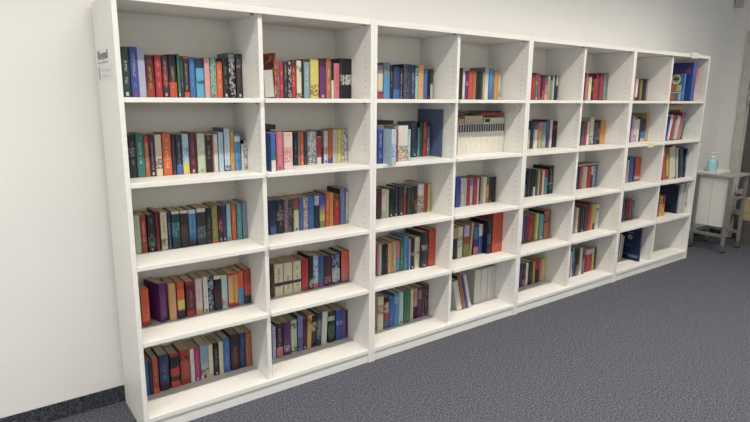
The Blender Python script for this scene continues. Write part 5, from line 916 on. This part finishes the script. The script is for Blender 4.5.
for a_, b_ in ((.0365, .182), (.185, D_-.0365)):
    g_ = obj('side_panel', bx(.036, .044, a_, b_, .245, ZT_-.0235, bev=.001), M['whiteplastic'], t); g_['label'] = 'white panel inside the grey frame'
t = thing('tray', 'shallow white tray on the grey trolley under the blue gel bottle', 'tray', (TX+.015, TY+.15, ZT_))
bm = bmesh.new(); box(bm, 0, .31, 0, .175, .0003, .005); box(bm, 0, .31, 0, .006, .005, .020); box(bm, 0, .31, .169, .175, .005, .020); box(bm, 0, .006, .006, .169, .005, .020); box(bm, .304, .31, .006, .169, .005, .020)
obj('tray_body', bm, M['whiteplastic'], t)
t = thing('pump_bottle', 'clear pump bottle of blue hand gel with white pump on the trolley tray', 'bottle', (TX+.155, TY+.262, ZT_+.0055))
bm = bmesh.new(); lathe(bm, [(.049,0),(.052,.004),(.052,.098),(.049,.112),(.036,.120),(.019,.124),(.016,.126)], 28, 1.12, .8); obj('bottle_body', bm, M['gel'], t)
bm = bmesh.new(); lathe(bm, [(.019,.1262),(.019,.148),(.014,.150),(.007,.152),(.007,.166),(.014,.168),(.014,.176)], 20); obj('pump_collar', bm, M['whiteplastic'], t)
bm = bmesh.new(); box(bm, -.011, .011, -.052, .012, .1765, .187, bev=.003); obj('pump_nozzle', bm, M['whiteplastic'], t)
bm = bmesh.new(); 
for z0, z1 in ((.030, .040), (.055, .064), (.076, .084)): box(bm, .030, .047, -.037, -.0315, z0, z1)
obj('label_mark', bm, M['ink'], t)
# pale wooden block by the door
t = thing('wooden_cabinet', 'low pale wooden cabinet at the right edge behind the grey trolley', 'cabinet', (5.90, -.245, 0))
bm = bmesh.new(); box(bm, -.1, .1, -.3, .2, .25, .475, bev=.004); obj('body', bm, M['wood'], t)
bm = bmesh.new(); box(bm, -.09, .09, -.29, .19, .0005, .2495, bev=.003); obj('plinth', bm, M['door'], t)
# ------------------------------------------------------------------ daylight, with the front window openings added for fill
wd = bpy.data.worlds.new('daylight'); bpy.context.scene.world = wd; wd.use_nodes = True
bg = wd.node_tree.nodes['Background']; bg.inputs[0].default_value = (.91, .955, 1, 1); bg.inputs[1].default_value = 2.3
for axis, pl, hs_ in (('x', XL, LW), ('y', YF, FW_FILL)):
    for lo, hi, z0, z1 in hs_:
        ld = bpy.data.lights.new('daylight_portal', 'AREA'); ld.shape = 'RECTANGLE'; ld.size = hi-lo; ld.size_y = z1-z0
        ld.cycles.is_portal = True
        o = bpy.data.objects.new('daylight_portal', ld); C.objects.link(o)
        if axis == 'x': o.location = (pl-.1, (lo+hi)/2, (z0+z1)/2); o.rotation_euler = (math.radians(90), 0, math.radians(-90))
        else: o.location = ((lo+hi)/2, pl-.1, (z0+z1)/2); o.rotation_euler = (math.radians(90), 0, 0)
# ------------------------------------------------------------------ camera
cd = bpy.data.cameras.new('camera'); cam = bpy.data.objects.new('camera', cd); C.objects.link(cam)
cd.sensor_width = 36; cd.lens = 562.8895494672252*36/750; cd.clip_start = .02
f_ = Vector((0.58272026, 0.78813115, -0.19820793)); r_ = Vector((0.80513061, -0.59302948, 0.00898504)); u_ = Vector((0.11046176, 0.16481904, 0.98011881))
m4 = Matrix.Identity(4)
for i in range(3): m4[i][0] = r_[i]; m4[i][1] = u_[i]; m4[i][2] = -f_[i]; m4[i][3] = (-0.50643511, -2.32626305, 1.43560191)[i]
cam.matrix_world = m4
S = bpy.context.scene; S.camera = cam
S.view_settings.view_transform = 'Standard'; S.view_settings.look = 'None'; S.view_settings.gamma = 1; S.view_settings.use_curve_mapping = False
S.view_settings.exposure = 0.04
